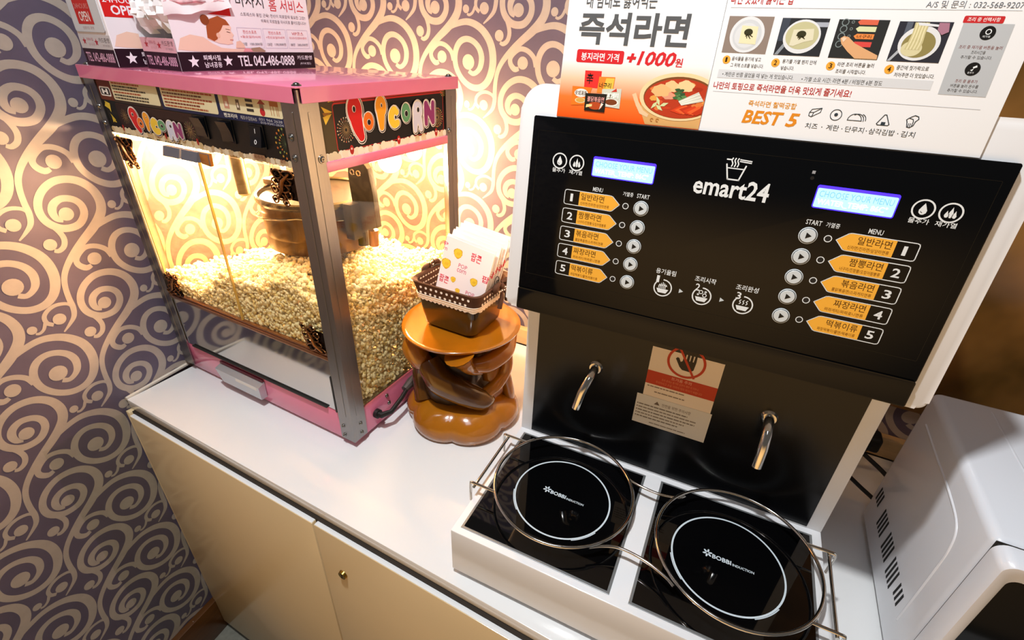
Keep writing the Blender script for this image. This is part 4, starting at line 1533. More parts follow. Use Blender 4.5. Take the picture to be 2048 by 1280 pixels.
def flame(p, x, y, m):
    p.ring(x, y, 8.4, 1.3, m, 2, n=36)
    for dx, h, w in ((-2.6, 5.4, 2.0), (.3, 8.6, 2.6), (3.0, 5.8, 1.9)):
        p.poly([(x + dx, y - 3.8 + h), (x + dx - w * .55, y - 3.8 + h * .5), (x + dx - w * .75, y - 2.6), (x + dx - w * .3, y - 4.2), (x + dx + w * .4, y - 4.2), (x + dx + w * .8, y - 2.4), (x + dx + w * .5, y - 3.8 + h * .45)], m, 2 + .1 * dx)
    p.line([(x - 1.1, y - 1.2), (x - .6, y - 4.2)], .5, EDG, 3)
    p.line([(x + 1.7, y - .8), (x + 1.2, y - 4.2)], .5, EDG, 3)


for x in (34.9, 364.7):
    drop(p, x, 182, W1)
    p.text('물추가', x - 7.5, 169.8, x + 7.5, 174.4, W1, 2, bold=.02)
for x in (54.4, 383.9):
    flame(p, x, 182, W1)
    p.text('재가열', x - 7.5, 169.8, x + 7.5, 174.4, W1, 2, bold=.02)
for x, s, w in ((82, 'MENU', 11), (338.5, 'MENU', 11), (115.1, '가열중', 11), (304.9, '가열중', 11), (131, 'START', 13), (289.4, 'START', 13)):
    p.text(s, x - w / 2, 155.4, x + w / 2, 159.9, W1, 2, bold=.012)
MENU = [('일반라면', '신라면/진라면/삼양라면류'), ('짬뽕라면', '너구리/진짬뽕/오징어짬뽕류'), ('볶음라면', '불닭볶음면/스파게티면류'), ('짜장라면', '짜파게티/짜짜로니면류'), ('떡볶이류', '짜장떡볶이/쫄면/떡볶이류')]
rows = [145.2, 124.8, 104.2, 83.8, 63.0]
for i, v in enumerate(rows):
    for sd in (0, 1):
        mx = (lambda q: q) if sd == 0 else (lambda q: 418.9 - q)
        c = mx(114.4)
        p.ring(c, v, 3.3, .75, W1, 2, n=24)
        p.circ(c, v, 2.5, ink('#1c1e20'), 2)
        # white outline with the number box
        bx = [(62.5, v + 8), (48, v + 8), (46, v + 7.4), (45.4, v + 5.6), (45.4, v - 5.6), (46, v - 7.2), (48, v - 7.8), (62.5, v - 7.8)]
        p.line([(mx(a), b_) for a, b_ in bx], .8, W1, 2)
        p.line([(mx(a), b_) for a, b_ in [(62.5, v + 8), (97, v + 8.2), (99.4, v + 7.6), (107.8, v + .2), (100.6, v - 7.4), (98.6, v - 8), (62.5, v - 7.8)]], .7, W1, 2)
        a0, a1 = sorted((mx(51), mx(57.5)))
        p.text(str(i + 1), a0 if i else a0 + 1.2, v - 4.2, a1 if i else a0 + 4.2, v + 4.2, W1, 2, bold=.03 if i else 0.0)
# brand, cup and the three steps
p.text('emart24', 177.5, 168.5, 246, 186.3, W1, 2, bold=.035)
CUP = [(203, 199.2), (206.6, 185.8), (216.6, 185.8), (220.2, 199.2)]
p.line(CUP, 1.3, W1, 2)
p.line([(205, 196), (218.6, 196)], 1.0, W1, 2)
p.line([(202.4, 203.6), (206.5, 203.6)], 1.2, W1, 2)
p.line([(214, 204.4), (224, 203.8)], 1.0, W1, 2)
p.line([(214, 202.8), (224, 202.2)], 1.0, W1, 2)
for k in range(3):
    x = 207.5 + k * 2.6
    p.ribbon([(x, 205.5, 1.1), (x - .8, 203, 1.1), (x + .5, 200.2, 1.1), (x - .2, 197.4, 1.1)], W1, 2.3)
for x, n_, s in ((170, '1', '용기올림'), (210.8, '2', '조리시작'), (251.4, '3', '조리완성')):
    p.text(s, x - 10.5, 80.3, x + 10.5, 86.2, W1, 2, bold=.02)
    p.ring(x, 65.2, 9.8, 1.3, W1, 2, -230, 95, 40)
    p.text(n_, x - 8.2, 70.5, x - (3.6 if n_ != '1' else 5.2), 78.2, W1, 2.5, bold=.02)
    p.poly([(x - 6.4, 64), (x + 6.4, 64), (x + 4.2, 59.4), (x - 4.2, 59.4)], W1, 2)
    if n_ == '1':
        for k in range(5):
            p.ribbon([(x - 4 + k * 1.7, 64.4, .8), (x - 4.4 + k * 1.7, 67, .8), (x - 3.2 + k * 1.7, 69 - abs(k - 2) * .6, .8), (x - 3.8 + k * 1.7, 71.6 - abs(k - 2) * 1.2, .8)], W1, 2.2 + .02 * k)
        p.ribbon([(x - 4.6, 67.6, .6), (x, 68.6, .6), (x + 4.4, 67.4, .6)], W1, 2.4)
    elif n_ == '2':
        for dx, dy, r in ((-1.6, 69.6, 2.2), (2.6, 66.6, 2.2), (3.0, 70.4, 1.2), (-4.0, 66.6, 1.1)):
            p.ring(x + dx, dy, r, .8, W1, 2.3, n=16)
    else:
        for k in range(3):
            xx = x - 3.2 + k * 3.2
            p.ribbon([(xx + .8, 70.6, .8), (xx - .6, 69, .8), (xx + .7, 67.4, .8), (xx - .6, 65.8, .8)], W1, 2.2)
for x in (189.4, 231):
    p.poly([(x - 2.1, 68.2), (x - 2.1, 63.4), (x + 2.3, 65.8)], G1, 2)
p.rect(275, 199.8, 277.6, 202.4, ink('#9a9ca0'), 2)
p.circ(276.4, 196, 1.6, ink('#101216'), 2)
fp = p.build('front_panel', nc_, smooth=40)
# menu labels, start buttons, displays
for i, v in enumerate(rows):
    for sd in (0, 1):
        mx = (lambda q: q) if sd == 0 else (lambda q: 418.9 - q)
        q = Print(PF, -.0008)
        q.poly([(mx(a), b_) for a, b_ in [(62.5, v + 7.6), (97, v + 7.8), (99.2, v + 7.2), (107.2, v + .2), (100.4, v - 7), (98.4, v - 7.6), (62.5, v - 7.4)]], ORG, 3)
        a0, a1 = sorted((mx(64.5), mx(90.5)))
        if sd:
            a0, a1 = 327.5, 353.5
        q.text(MENU[i][0], a0, v - .8, a1, v + 6.4, DKO, 4)
        a0, a1 = (64.5, 97) if sd == 0 else (321.5, 353.5)
        q.text(MENU[i][1], a0, v - 6.0, a1, v - 2.6, ink('#8a5a12'), 4)
        lb = q.build('menu_label', fp)
        x, = (mx(131.0),)
        q = Print(PF, -.0008)
        m1 = mat('button_face', '#cdd6da', .35)
        u0, v0 = x / 1000, v / 1000
        n = 32
        vv = []
        for rr_, hh in ((.0079, .0001), (.0079, .0009), (.0072, .0012), (.0072, .0007), (.0066, .0007), (.0066, .0013), (.0062, .0016)):
            for k in range(n):
                g = 2 * math.pi * k / n
                vv.append(PF(u0 + rr_ * math.cos(g), v0 + rr_ * math.sin(g), -.0008 + hh))
        for lv in range(6):
            mm = m1 if lv in (0, 1, 5) else BLACK_RUB
            q.add(vv[lv * n:(lv + 2) * n], [(k, (k + 1) % n, n + (k + 1) % n, n + k) for k in range(n)], mm)
        q.add(vv[6 * n:], [tuple(range(n))], m1)
        q.h = .0008
        q.poly([(x - 1.7, v + 2.9), (x - 1.7, v - 2.9), (x + 3.1, v)], ink('#101416'), 1)
        q.build('start_button', fp, smooth=30)
LCD = mat('lcd_backlight', '#7fb4e8', .4, emis='#9fd2ff', estr=1.25)
LCE = mat('lcd_edge_glow', '#3a2cff', .4, emis='#3218ff', estr=2.6)
LCT = mat('lcd_bright_text', '#ffffff', .4, emis='#f4fbff', estr=2.2)
LCG = mat('lcd_dim_text', '#6fa4d0', .4, emis='#6aa8dc', estr=.9)
for x0, x1 in ((73.2, 137.4), (283.8, 345.3)):
    q = Print(PF, -.0008)
    q.prism(rrect((x0 - .9) / 1000, .1708, (x1 + .9) / 1000, .1912, .002), -.0007, -.0005, LCE, PF)
    q.rr(x0, 171.8, x1, 188.6, 1.2, LCD, 4)
    q.text('CHOOSE YOUR MENU', x0 + 2.2, 181.2, x1 - 2.2, 186.6, LCG, 5)
    q.text('WATER_TEMP: 86C°', x0 + 2.2, 173.8, x1 - 5, 179.6, LCT, 5, bold=.02)
    q.build('display', fp)

# water spouts
for x, ex, ez in ((.1118, -.012, -.052), (.3415, .000, -.052)):
    z = .0909 + .1615
    b = MB()
    b.tube([(x, .222, z), (x, .212, z - .001), (x + ex * .2, .199, z - .008), (x + ex * .6, .190, z - .024), (x + ex, .187, z + ez)], .0062, CHROME, 20, caps=False)
    b.tube([(x + ex, .187, z + ez), (x + ex * .9, .1874, z + ez + .004)], .005, BLACK_RUB, 16)
    b.cyl((x, .2245, z), (x, .2205, z), .0105, CHROME, .0085, 24)
    b.build('water_spout', nc_, smooth=60)

# warning stickers on the back panel
RW, TX = ink('#c03a12'), ink('#6a5a4a')
q = Print(CPF, .0014)
q.rect(183.6, 140.4, 274.4, 221, ink('#efe0cc'), 1)
q.rect(183.6, 161.3, 274.4, 183, RW, 2)
q.ring(229.2, 209, 24.5, 3.3, RW, 3, n=48)
HN = ink('#2c2210')
q.poly([(217, 214), (215.2, 211.5), (222, 200), (226, 196.4), (236, 196), (240, 200), (241, 212), (240.6, 228), (238.6, 228), (237.6, 212), (236.4, 212), (236.4, 232), (233.8, 232), (233.2, 212), (232, 212), (231.6, 234), (229, 234), (228.6, 212), (227.4, 212), (226.8, 231), (224.4, 231), (224.2, 210), (222, 208), (219.4, 213.4)], HN, 2.5)
q.line([(216, 231), (242.5, 188)], 3.0, RW, 3.5)
q.text('뜨거움 주의', 216, 176, 242, 181.2, ink('#f0b89a'), 3)
q.text('조리 중에는 용기와 상판이 매우 뜨거우니', 204, 170.5, 252, 174.4, ink('#e08a58'), 3)
q.text('주의하시고 손을 가까이 대지 마시기 바랍니다', 197, 164.5, 258, 168.6, ink('#e08a58'), 3)
smudge(q, 187, 158.6, 270, 1, 4, 31, ['#8a7a68'], 2, 1.8)
smudge(q, 198, 150.5, 262, 1, 4, 32, ['#8a7a68'], 2, 1.8)
s1 = q.build('warning_sticker', nc_)
s1['label'] = 'hot surface sticker with crossed out hand in a red ring'
q = Print(CPF, .0014)
q.rect(176, 89, 277, 140.2, ink('#dcd9d0'), 1)
q.poly([(201, 128.6), (205, 134.4), (209, 128.6)], TX, 2)
q.text('안전을 위한 주의사항', 212, 128, 251, 133.6, TX, 2)
smudge(q, 181, 124.5, 262, 5, 5.4, 33, ['#7c7468', '#8c8274'], 2, 2.0)
smudge(q, 200, 95.5, 262, 1, 4, 34, ['#8c8274'], 2, 1.6)
for k in range(5):
    q.circ(179.2, 123.6 - 5.4 * k, 1.0, TX, 2, n=10)
s2 = q.build('warning_sticker', nc_)
s2['label'] = 'grey safety notice sticker of small text below the red one'

# ------------------------------------------------------------------ posters standing behind the panel's top edge
NM = Matrix.Translation((.7857, .0154, CT)) @ Matrix.Rotation(R_(2.37), 4, 'Z')
PM = NM @ frame_m((.0173, .1447, .3645), (1, 0, 0), (0, .0246, .2239))
PAPW = mat('poster_white', '#eef0f2', .35)


def poster_grad():
    m = mat('poster_orange_print', '#ff7a1e', .35)
    nt = m.node_tree
    pr = nt.nodes['Principled BSDF']
    tc = nt.nodes.new('ShaderNodeTexCoord')
    sp = nt.nodes.new('ShaderNodeSeparateXYZ')
    mr = nt.nodes.new('ShaderNodeMapRange')
    mr.inputs['From Min'].default_value = .228
    mr.inputs['From Max'].default_value = .280
    rp = nt.nodes.new('ShaderNodeValToRGB')
    e = rp.color_ramp.elements
    e[0].position, e[0].color = .0, hexc('#f0570a')
    e[1].position, e[1].color = 1.0, hexc('#f2f1f0')
    k = e.new(.36)
    k.color = hexc('#fb7a30')
    k = e.new(.7)
    k.color = hexc('#f6cba8')
    nt.links.new(tc.outputs['Object'], sp.inputs[0])
    nt.links.new(sp.outputs['Y'], mr.inputs['Value'])
    nt.links.new(mr.outputs[0], rp.inputs['Fac'])
    nt.links.new(rp.outputs['Color'], pr.inputs['Base Color'])
    return m


PL = (-.0062)
q = Print(None, PL)
q.prism([(.0232, .2262), (.170, .2262), (.170, .345), (.0232, .345)], PL - .0008, PL, PAPW)
q.rect(23.4, 226.4, 169.8, 282, poster_grad(), 1)
DKG, RD2 = ink('#56585a'), ink('#d3232b')
q.text('내 맘대로 끓여먹는', 41.5, 325.6, 109.5, 338.5, DKG, 2, bold=.02)
q.text('즉석라면', 37.2, 294.8, 143, 322.2, DKG, 2, bold=.045)
q.rr(37.9, 278.6, 86.2, 290.2, 2, RD2, 2)
q.text('봉지라면 가격', 42.8, 280.4, 81.5, 287.6, ink('#ffffff'), 3, bold=.02)
q.text('+', 89.4, 280.6, 98.6, 288.6, RD2, 2, bold=.05, shear=.2)
q.text('1000', 99.8, 278.6, 136, 291, RD2, 2, bold=.045, shear=.22)
q.text('원', 136, 278.8, 142.8, 286.2, RD2, 2, bold=.03)
# noodle packets
q.poly([(49, 271.5), (66.4, 271.7), (66.6, 256), (49.8, 255.8)], ink('#e2302c'), 2)
q.text('辛', 51.4, 259.5, 58.4, 269.5, ink('#1c1212'), 3, bold=.02)
q.poly([(64.6, 266.6), (81, 267), (80.4, 252), (64, 252)], ink('#e8862c'), 3)
q.poly([(72, 265.6), (80.4, 265.8), (79.8, 252), (70, 252)], ink('#f0c24a'), 3.5)
q.text('너구리', 65.6, 256.5, 78, 261.5, ink('#2a1a12'), 4, bold=.02)
q.poly([(37.4, 256.5), (58.6, 256.2), (54.4, 240), (38.2, 238.6)], ink('#f07a20'), 4)
q.circ(47.6, 250.6, 7.2, ink('#f6f0e8'), 5, ry=3.9)
q.text('安城湯面', 41.2, 248.4, 53.6, 252.8, ink('#2a2018'), 6)
q.circ(47.6, 243.6, 5.8, ink('#e8cf9a'), 5, ry=2.6)
q.circ(47.6, 243.9, 4.6, ink('#d8a44a'), 6, ry=1.9)
q.poly([(69.4, 255.6), (89.2, 257), (90, 238.8), (70.2, 240)], ink('#cfd2c2'), 5)
q.text('짜파게티', 71.6, 247.6, 87.2, 252.6, ink('#fbfaf2'), 6.6, bold=.05)
q.text('짜파게티', 71.6, 247.4, 87.2, 252.4, ink('#4a3020'), 6, bold=.02)
q.circ(80.4, 243.8, 7.6, ink('#f0eee6'), 6, ry=3.6)
q.circ(80.4, 244.2, 6.2, ink('#7a3c1c'), 7, ry=2.7)
q.poly([(79, 253.5), (85, 254), (84, 257)], ink('#c8392c'), 6)
q.poly([(52.4, 250.8), (75, 251.2), (75, 234), (53.2, 234.4)], ink('#1d1a14'), 7)
q.text('불닭볶음면', 55.2, 243.2, 73, 248.2, ink('#f0a8a0'), 8, bold=.02)
q.circ(64.4, 239.6, 7.6, ink('#b8481c'), 8, ry=3.6)
q.poly([(54.6, 237.4), (61, 238.8), (61, 241), (55, 240.4)], ink('#f0d890'), 9)
q.poly([(69, 236), (73, 241.6), (70.6, 243)], ink('#e8e0d0'), 9)
# stew pot
POT, POTL, BRO = ink('#d9a868'), ink('#f0d3a0'), ink('#b8381a')
clip = 169.6


def cpoly(pts, m, lay):
    """polygon clipped at the sheet's right edge"""
    o_ = []
    for i in range(len(pts)):
        a, c = pts[i - 1], pts[i]
        ia, ic = a[0] <= clip, c[0] <= clip
        if ia != ic:
            t = (clip - a[0]) / (c[0] - a[0])
            o_.append((clip, a[1] + t * (c[1] - a[1])))
        if ic:
            o_.append(c)
    if len(o_) > 2:
        q.poly(o_, m, lay)


def ell(cx, cy, rx, ry, n=40, wv=0.0):
    return [(cx + rx * (1 + wv * math.sin(i * 2.1)) * math.cos(2 * math.pi * i / n), cy + ry * (1 + wv * math.sin(i * 1.7)) * math.sin(2 * math.pi * i / n)) for i in range(n)]


cpoly([(110.6, 246), (113, 236), (118, 227), (170, 227), (176, 240), (176, 252)], POT, 2)
cpoly([(100.5, 252.8), (104, 254.6), (108, 247), (114, 239.4), (120, 236.2), (119, 233.4), (111, 236), (106, 243)], ink('#e6c59a'), 3)
cpoly(ell(145.6, 253.4, 37.6, 21), POTL, 4)
cpoly(ell(146, 252.8, 34, 18.2), ink('#7a4a22'), 5)
cpoly(ell(146.2, 252.0, 33.2, 17.2), BRO, 6)
rs = random.Random(21)
for i in range(26):
    a, k = rs.uniform(0, 6.28), math.sqrt(rs.random())
    cpoly(ell(146 + 29 * k * math.cos(a), 251.5 + 14 * k * math.sin(a), rs.uniform(2, 5), rs.uniform(1, 2.4), 12, .1), ink(rs.choice(['#d8542a', '#c9401c', '#e07a3a', '#a82e14', '#e89a4a'])), 6.4 + i * .02)
for x, y, rx, ry, c in ((128, 258, 9, 5.4, '#e8b87a'), (137, 262, 7, 5, '#efc48a'), (150, 263, 8, 5, '#f0cc94'), (136, 254, 6, 3.4, '#e29a7a'), (122, 251, 3.6, 2.4, '#e8a24a')):
    cpoly(ell(x, y, rx, ry, 18, .12), ink(c), 7.2 + rx * .02)
for x, y, a in ((124, 245, .9), (129, 243, -.6), (133, 246, .4), (127, 248.6, -1.1)):
    cpoly([(x + 4.6 * math.cos(a), y + 4.6 * math.sin(a)), (x - 1.6 * math.sin(a), y + 1.6 * math.cos(a)), (x - 4.6 * math.cos(a), y - 4.6 * math.sin(a)), (x + 1.6 * math.sin(a), y - 1.6 * math.cos(a))], ink('#d3dca0'), 7.8)
for i in range(15):
    a = i * 2.4
    cpoly(ell(146 + 5 * math.cos(a) * (i / 15), 253 + 6 * math.sin(a) * (i / 15) + 2, 2.4, 1.5, 9, .25), ink(['#3f6a3a', '#5a8a4e', '#2f5530'][i % 3]), 8 + .02 * i)
for i in range(7):
    cpoly([(146 + i * .5, 250 - i * .5), (163 + i * .9, 259 - i * 1.1), (163.6 + i * .9, 258 - i * 1.1), (146.6 + i * .5, 249.4 - i * .5)], ink('#f4efe0' if i % 2 else '#d8d8c8'), 8.6 + .02 * i)
for i in range(6):
    cpoly([(140 + i * 4, 243 - abs(i - 2)), (150 + i * 4, 247), (158 + i * 3, 243), (150 + i * 3, 238.6)], ink(['#d8401a', '#e8602c', '#c23414'][i % 3]), 8.2 + .03 * i)
for x in (124, 129.5):
    q.ring(x, 231.6, 1.7, .8, ink('#b87a3a'), 5, 20, 300, 12)
po1 = q.build('poster', None, PM)
tag(po1, 'price poster with big grey Korean title, orange foot and red stew pot', 'poster')

q = Print(None, PL + .0011)
q.prism([(.170, .2262), (.3875, .2262), (.3875, .345), (.170, .345)], PL - .0008, PL + .0011, PAPW)
GR, BK, LN = ink('#8a9098'), ink('#23262a'), ink('#b9bec4')
q.rect(170.0, 226.4, 170.35, 344.6, ink('#6a6e72'), 1)
q.text('라면 맛있게 끓이는 법', 173.3, 329.6, 222, 338, ink('#b8282c'), 1.5, bold=.015)
q.rect(174.4, 327.0, 374, 327.35, LN, 1)
q.text('A/S 및 문의 : 032-568-9207', 315, 328.3, 374, 333.2, ink('#6a727c'), 1.5)
BOWL, NOO, SEA = ink('#dfe2e4'), ink('#e6dfb6'), ink('#33321a')


def pic(x0, y0, x1, y1, col):
    q.rect(x0, y0, x1, y1, ink(col), 1.5)


pic(175.0, 292.6, 211.2, 320.8, '#8f7f74')
q.circ(192.6, 306.8, 13.9, BOWL, 2.5, n=36)
q.circ(192.6, 306.8, 11.6, ink('#cdd1d4'), 3, n=36)
q.circ(192.4, 306.2, 9.6, ink('#d8dbdd'), 3.4, n=36)
q.poly([(187.2, 313.8), (200.4, 313.2), (201.2, 299.6), (187.4, 300.2)], NOO, 4)
pic(217.7, 292.4, 253.2, 320.1, '#26292e')
q.rect(228, 314, 253.2, 317.4, ink('#aab0bc'), 2)
q.rect(218, 303, 224, 320, ink('#3c4450'), 2)
q.poly([(218.2, 292.6), (221, 292.6), (229, 306), (226.4, 307)], ink('#8c949c'), 2.2)
q.circ(235.8, 306.6, 14.0, BOWL, 2.8, ry=12.6, n=36)
q.circ(235.8, 307.4, 12.4, ink('#c2bf94'), 3.2, ry=10.2, n=36)
q.poly([(228.4, 311.6), (243.6, 312.6), (245, 304.4), (238, 302.6), (231, 299.4), (228, 300)], ink('#dcd8bc'), 4)
for x, y in ((193.4, 307.6), (235.2, 307.2)):
    q.circ(x, y + 1.2, 3.5, SEA, 5, ry=2.6)
    r = random.Random(int(x))
    for i in range(12):
        a, k = r.uniform(-3.3, .3), r.uniform(.4, 4.2)
        q.line([(x + k * .4 * math.cos(a), y + k * .4 * math.sin(a)), (x + k * math.cos(a + .4), y + k * math.sin(a))], .6, SEA, 5.3)
pic(259.8, 292.0, 295.2, 319.8, '#272a2a')
for i, (c1, y) in enumerate((('#d8654a', 318.2), ('#d6dcae', 313.4), ('#e88a44', 308.2), ('#d84a44', 302.6))):
    q.ring(264.8, y - .4, 2.6, .6, ink('#7e8c8c'), 2, n=18)
    q.ring(270.2, y - .2, 1.1, .4, ink('#7e8c8c'), 2, n=10)
    if i < 4:
        q.poly([(273.4, y), (275.4, y + 1.7), (287.6, y + 1.6), (287.6, y - 2.0), (275.4, y - 2.0)], ink(c1), 2.2)
q.text('너구리', 275.8, 306.8, 286, 309.2, ink('#3a2410'), 3)
q.poly([(264.6, 306.4), (266.8, 308.0), (270.2, 307.4), (276, 303), (286, 298.6), (294.4, 295), (294.8, 292.2), (279, 292.2), (272.4, 297), (266.4, 302.4)], ink('#dba878'), 4)
q.poly([(265.4, 306.2), (267, 307.2), (269.2, 306.2), (267.4, 303.6)], ink('#f0ceb0'), 5)
pic(301.8, 291.4, 336.6, 319.2, '#2a2c36')
q.rect(307, 309, 311, 319, ink('#59616e'), 2)
q.poly([(301.9, 291.6), (304, 291.6), (313, 305), (311, 306)], ink('#aeb4bc'), 2)
q.circ(319.2, 304.4, 13.6, BOWL, 3, ry=12.0, n=36)
q.circ(319.0, 303.6, 11.0, ink('#8f8450'), 3.4, ry=9.2, n=36)
q.circ(315.4, 300.6, 7, ink('#d6cfa4'), 3.8, ry=5.4)
for i in range(9):
    q.ribbon([(312.6 + i * 1.05, 318.6, 1.0), (313.0 + i * .95, 312, 1.0), (312.2 + i * 1.1, 305, 1.0), (311.4 + i * 1.1, 300, 1.0)], ink('#e4dcb0' if i % 2 else '#c9c08e'), 4.2 + .05 * i)
q.poly([(314, 318.6), (329, 317.2), (329, 315.8), (315, 316.6)], ink('#dfe3e8'), 4.8)
q.poly([(327.6, 318.6), (334, 318.6), (335.4, 312.6), (331.6, 310.4), (327.8, 314)], ink('#a8788c'), 4.9)
for k, (x, y) in enumerate(((180.6, 287), (221.2, 286.4), (263.7, 286), (305.8, 285.6))):
    q.circ(x, y, 3.3, ink('#f2a93a'), 1.5, n=24)
    q.text(str(k + 1), x - (1.2 if k else .9), y - 1.9, x + (1.2 if k else .7), y + 1.9, ink('#2a1c08'), 2, bold=.03)
for (a, b_, x, w1, w2, y) in (('음식물을 용기에 넣고', '그 위에 스프를 넣습니다.', 185, 24, 27.5, 286.6), ('용기를 가열 렌지 안에', '넣습니다.', 226.4, 26, 10.5, 286.3), ('라면 조리 버튼을 눌러', '조리를 시작합니다.', 268.5, 26, 22, 286), ('중간에 젓가락으로', '저어주면 더 맛있습니다.', 310.4, 21.5, 27, 285.6)):
    q.text(a, x, y, x + w1, y + 3.2, BK, 1.5)
    q.text(b_, x, y - 5.2, x + w2, y - 2.0, BK, 1.5)
q.rect(176, 272.2, 338, 279.0, ink('#d6d9dc'), 1.2)
q.text('• 계란은 반쯤 끓었을 때 넣는 게 맛있습니다.', 180, 273.6, 238.5, 277.3, BK, 1.8)
q.text('• 가열 소요 시간: 라면 4분 / 비빔면 6분 정도', 245, 273.2, 304.5, 276.9, BK, 1.8)
q.text('나만의 토핑으로 즉석라면을 더욱 맛있게 즐기세요!', 174.6, 262.9, 285.3, 269.0, ink('#b8282c'), 1.5, bold=.02)
q.rect(175.2, 260.6, 374.8, 260.95, LN, 1)
q.text('즉석라면 찰떡궁합', 208, 250.6, 247.4, 255.6, ink('#e39a35'), 1.5, bold=.02)
q.text('BEST', 206, 236.2, 239.5, 247.6, ink('#e08a1e'), 1.5, bold=.045, shear=.18)
q.text('5', 242.4, 236.2, 252.2, 247.6, ink('#e08a1e'), 1.5, bold=.045, shear=.18)
IC = ink('#2c3840')
q.line([(258.8, 249.4), (260.2, 252), (267.4, 253.4), (267, 250), (261, 246), (258.8, 246.8), (258.8, 249.4), (262, 249.6), (267.4, 253.4)], .55, IC, 1.5)
q.line([(262, 249.6), (261.2, 246)], .55, IC, 1.5)
q.ring(279.3, 249, 4.5, .6, IC, 1.5)
q.circ(279.3, 249.2, 1.4, IC, 1.5)
for k in range(3):
    q.ring(293.8 + k * 1.9, 245.8 + k * .5, 5.4 - k * .4, .55, IC, 1.5 + .1 * k, 0 if k == 0 else -10, 180 - k * 52, 18)
q.line([(288.6, 245.8), (299.2, 245.8)], .55, IC, 1.5)
q.line([(310.4, 244.9), (314.2, 252.0), (315.6, 252.0), (319.4, 244.9), (318.6, 244), (311.2, 244), (310.4, 244.9)], .65, IC, 1.5)
q.rect(313.5, 244, 316.5, 246.5, IC, 1.6)
q.line([(331, 248), (330.2, 249.6), (331.6, 251), (333, 252), (335, 253.2), (337.6, 252.4), (338.2, 250.6), (336.6, 248.6), (336, 245.6), (334, 243.8), (332, 244.2), (331, 248)], .65, IC, 1.5)
q.line([(331.6, 251), (334.6, 250.2), (335.2, 248.6), (335, 245)], .55, IC, 1.5)
for k in range(2):
    q.line([(332.6 + k * 1.2, 247), (332.6 + k * 1.2, 244.6)], .5, IC, 1.5)
for s, a, c in (('치즈', 258.6, 268.2), ('계란', 275, 284.6), ('단무지', 289.4, 303.2), ('삼각김밥', 307, 325.4), ('김치', 330, 339.6)):
    q.text(s, a, 236.4, c, 241.0, IC, 1.5)
for x in (271.6, 287, 305.2, 327.8):
    q.circ(x, 238.6, .4, IC, 1.5, n=8)
q.poly([(342.4, 319.0), (373.2, 318.6), (374.6, 269.6), (344.0, 269.8)], ink('#b9bec2'), 1.3)
q.rr(341.6, 318.9, 366, 323.6, 1, ink('#c4282c'), 1.6)
q.text('조리 중 선택사항', 344, 319.9, 363.6, 322.7, ink('#f8e8e8'), 2.2, bold=.02)
for y, t in ((312.6, 0), (288.4, 1)):
    q.circ(359.4, y, 4.7, ink('#101214'), 1.8)
    if t == 0:
        q.ring(359.6, y + .8, 1.9, .6, W1, 2.4, n=16)
        q.text('재가열', 357, y - 3, 361.6, y - 1.6, W1, 2.4)
    else:
        q.poly([(359, y + 1.4), (361.2, y + 2.8), (361.8, y + 1.4), (359.6, y + .4)], W1, 2.4)
        q.poly([(358, y - .8), (360, y + .4), (359.4, y - 1.4)], W1, 2.5)
        q.text('물추가', 357, y - 3.2, 361, y - 1.8, W1, 2.4)
for y, rows_ in ((303, ('조리 중 재가열 버튼을 눌러', '조리시간을', '추가할 수 있습니다.')), (279.8, ('조리 중 물추가', '버튼을 눌러 온수를', '추가할 수 있습니다.'))):
    for k, s in enumerate(rows_):
        w = len(s) * .88
        q.text(s, 358.6 - w, y - k * 3.4 - 1.1, 358.6 + w, y - k * 3.4 + 1.3, BK if k else ink('#7a3034'), 1.8)
po2 = q.build('poster', None, PM)
tag(po2, 'white instruction poster with four cooking photos and orange BEST 5 line', 'poster')

# ------------------------------------------------------------------ wire pot rack
RK = thing('wire_pot_rack', 'chrome wire rack of two linked rings and side handles over the induction plates', 'pot rack', (.7857, .0154, CT), R_(2.37))
ZR = .115
rc = ((.1136, .1187), (.3427, .1197))
for cx, cy in rc:
    b = MB()
    b.tube([(cx + .0969 * math.cos(i * math.pi / 40), cy + .0969 * math.sin(i * math.pi / 40), ZR) for i in range(80)], .0022, CHROME, 10, closed=True)
    b.build('ring', RK, smooth=80)


def spl(pts, k=6):
    o_ = []
    n = len(pts)
    for i in range(n - 1):
        p0, p1, p2, p3 = pts[max(i - 1, 0)], pts[i], pts[i + 1], pts[min(i + 2, n - 1)]
        for j in range(k):
            t = j / k
            o_.append(tuple(.5 * (2 * b_ + (c - a) * t + (2 * a - 5 * b_ + 4 * c - d) * t * t + (3 * b_ - a - 3 * c + d) * t ** 3) for a, b_, c, d in zip(p0, p1, p2, p3)))
    o_.append(pts[-1])
    return o_


for L in ([(.176, .0445), (.188, .0525), (.2045, .0600), (.2207, .0615), (.2456, .0577), (.2694, .0484), (.2800, .0410)], [(.187, .1830), (.198, .1755), (.2195, .1707), (.2414, .1701), (.2638, .1760), (.272, .1830)]):
    b = MB()
    b.tube(spl([(x, y, ZR - .0036) for x, y in L]), .0021, CHROME, 10)
    b.build('link_rod', RK, smooth=80)
for sg, cx, cy in ((-1, .1136, .1187), (1, .3427, .1197)):
    b = MB()
    xo = -.0045 if sg < 0 else NW + .0045
    for dy in (-.054, .054):
        xi = cx + sg * math.sqrt(.0969 ** 2 - dy ** 2)
        y = cy + dy
        b.tube(spl([(xi, y, ZR), (xo - sg * .003, y, ZR), (xo, y, ZR - .0012), (xo + sg * .0012, y, ZR - .006), (xo + sg * .0012, y, .0909 - .004), (xo + sg * .0010, y, .0909 - .012)], 4), .0021, CHROME, 10)
    b.tube([(xo - sg * .006, cy - .058, ZR - .0032), (xo - sg * .006, cy + .058, ZR - .0032)], .0021, CHROME, 10)
    b.build('handle', RK, smooth=80)

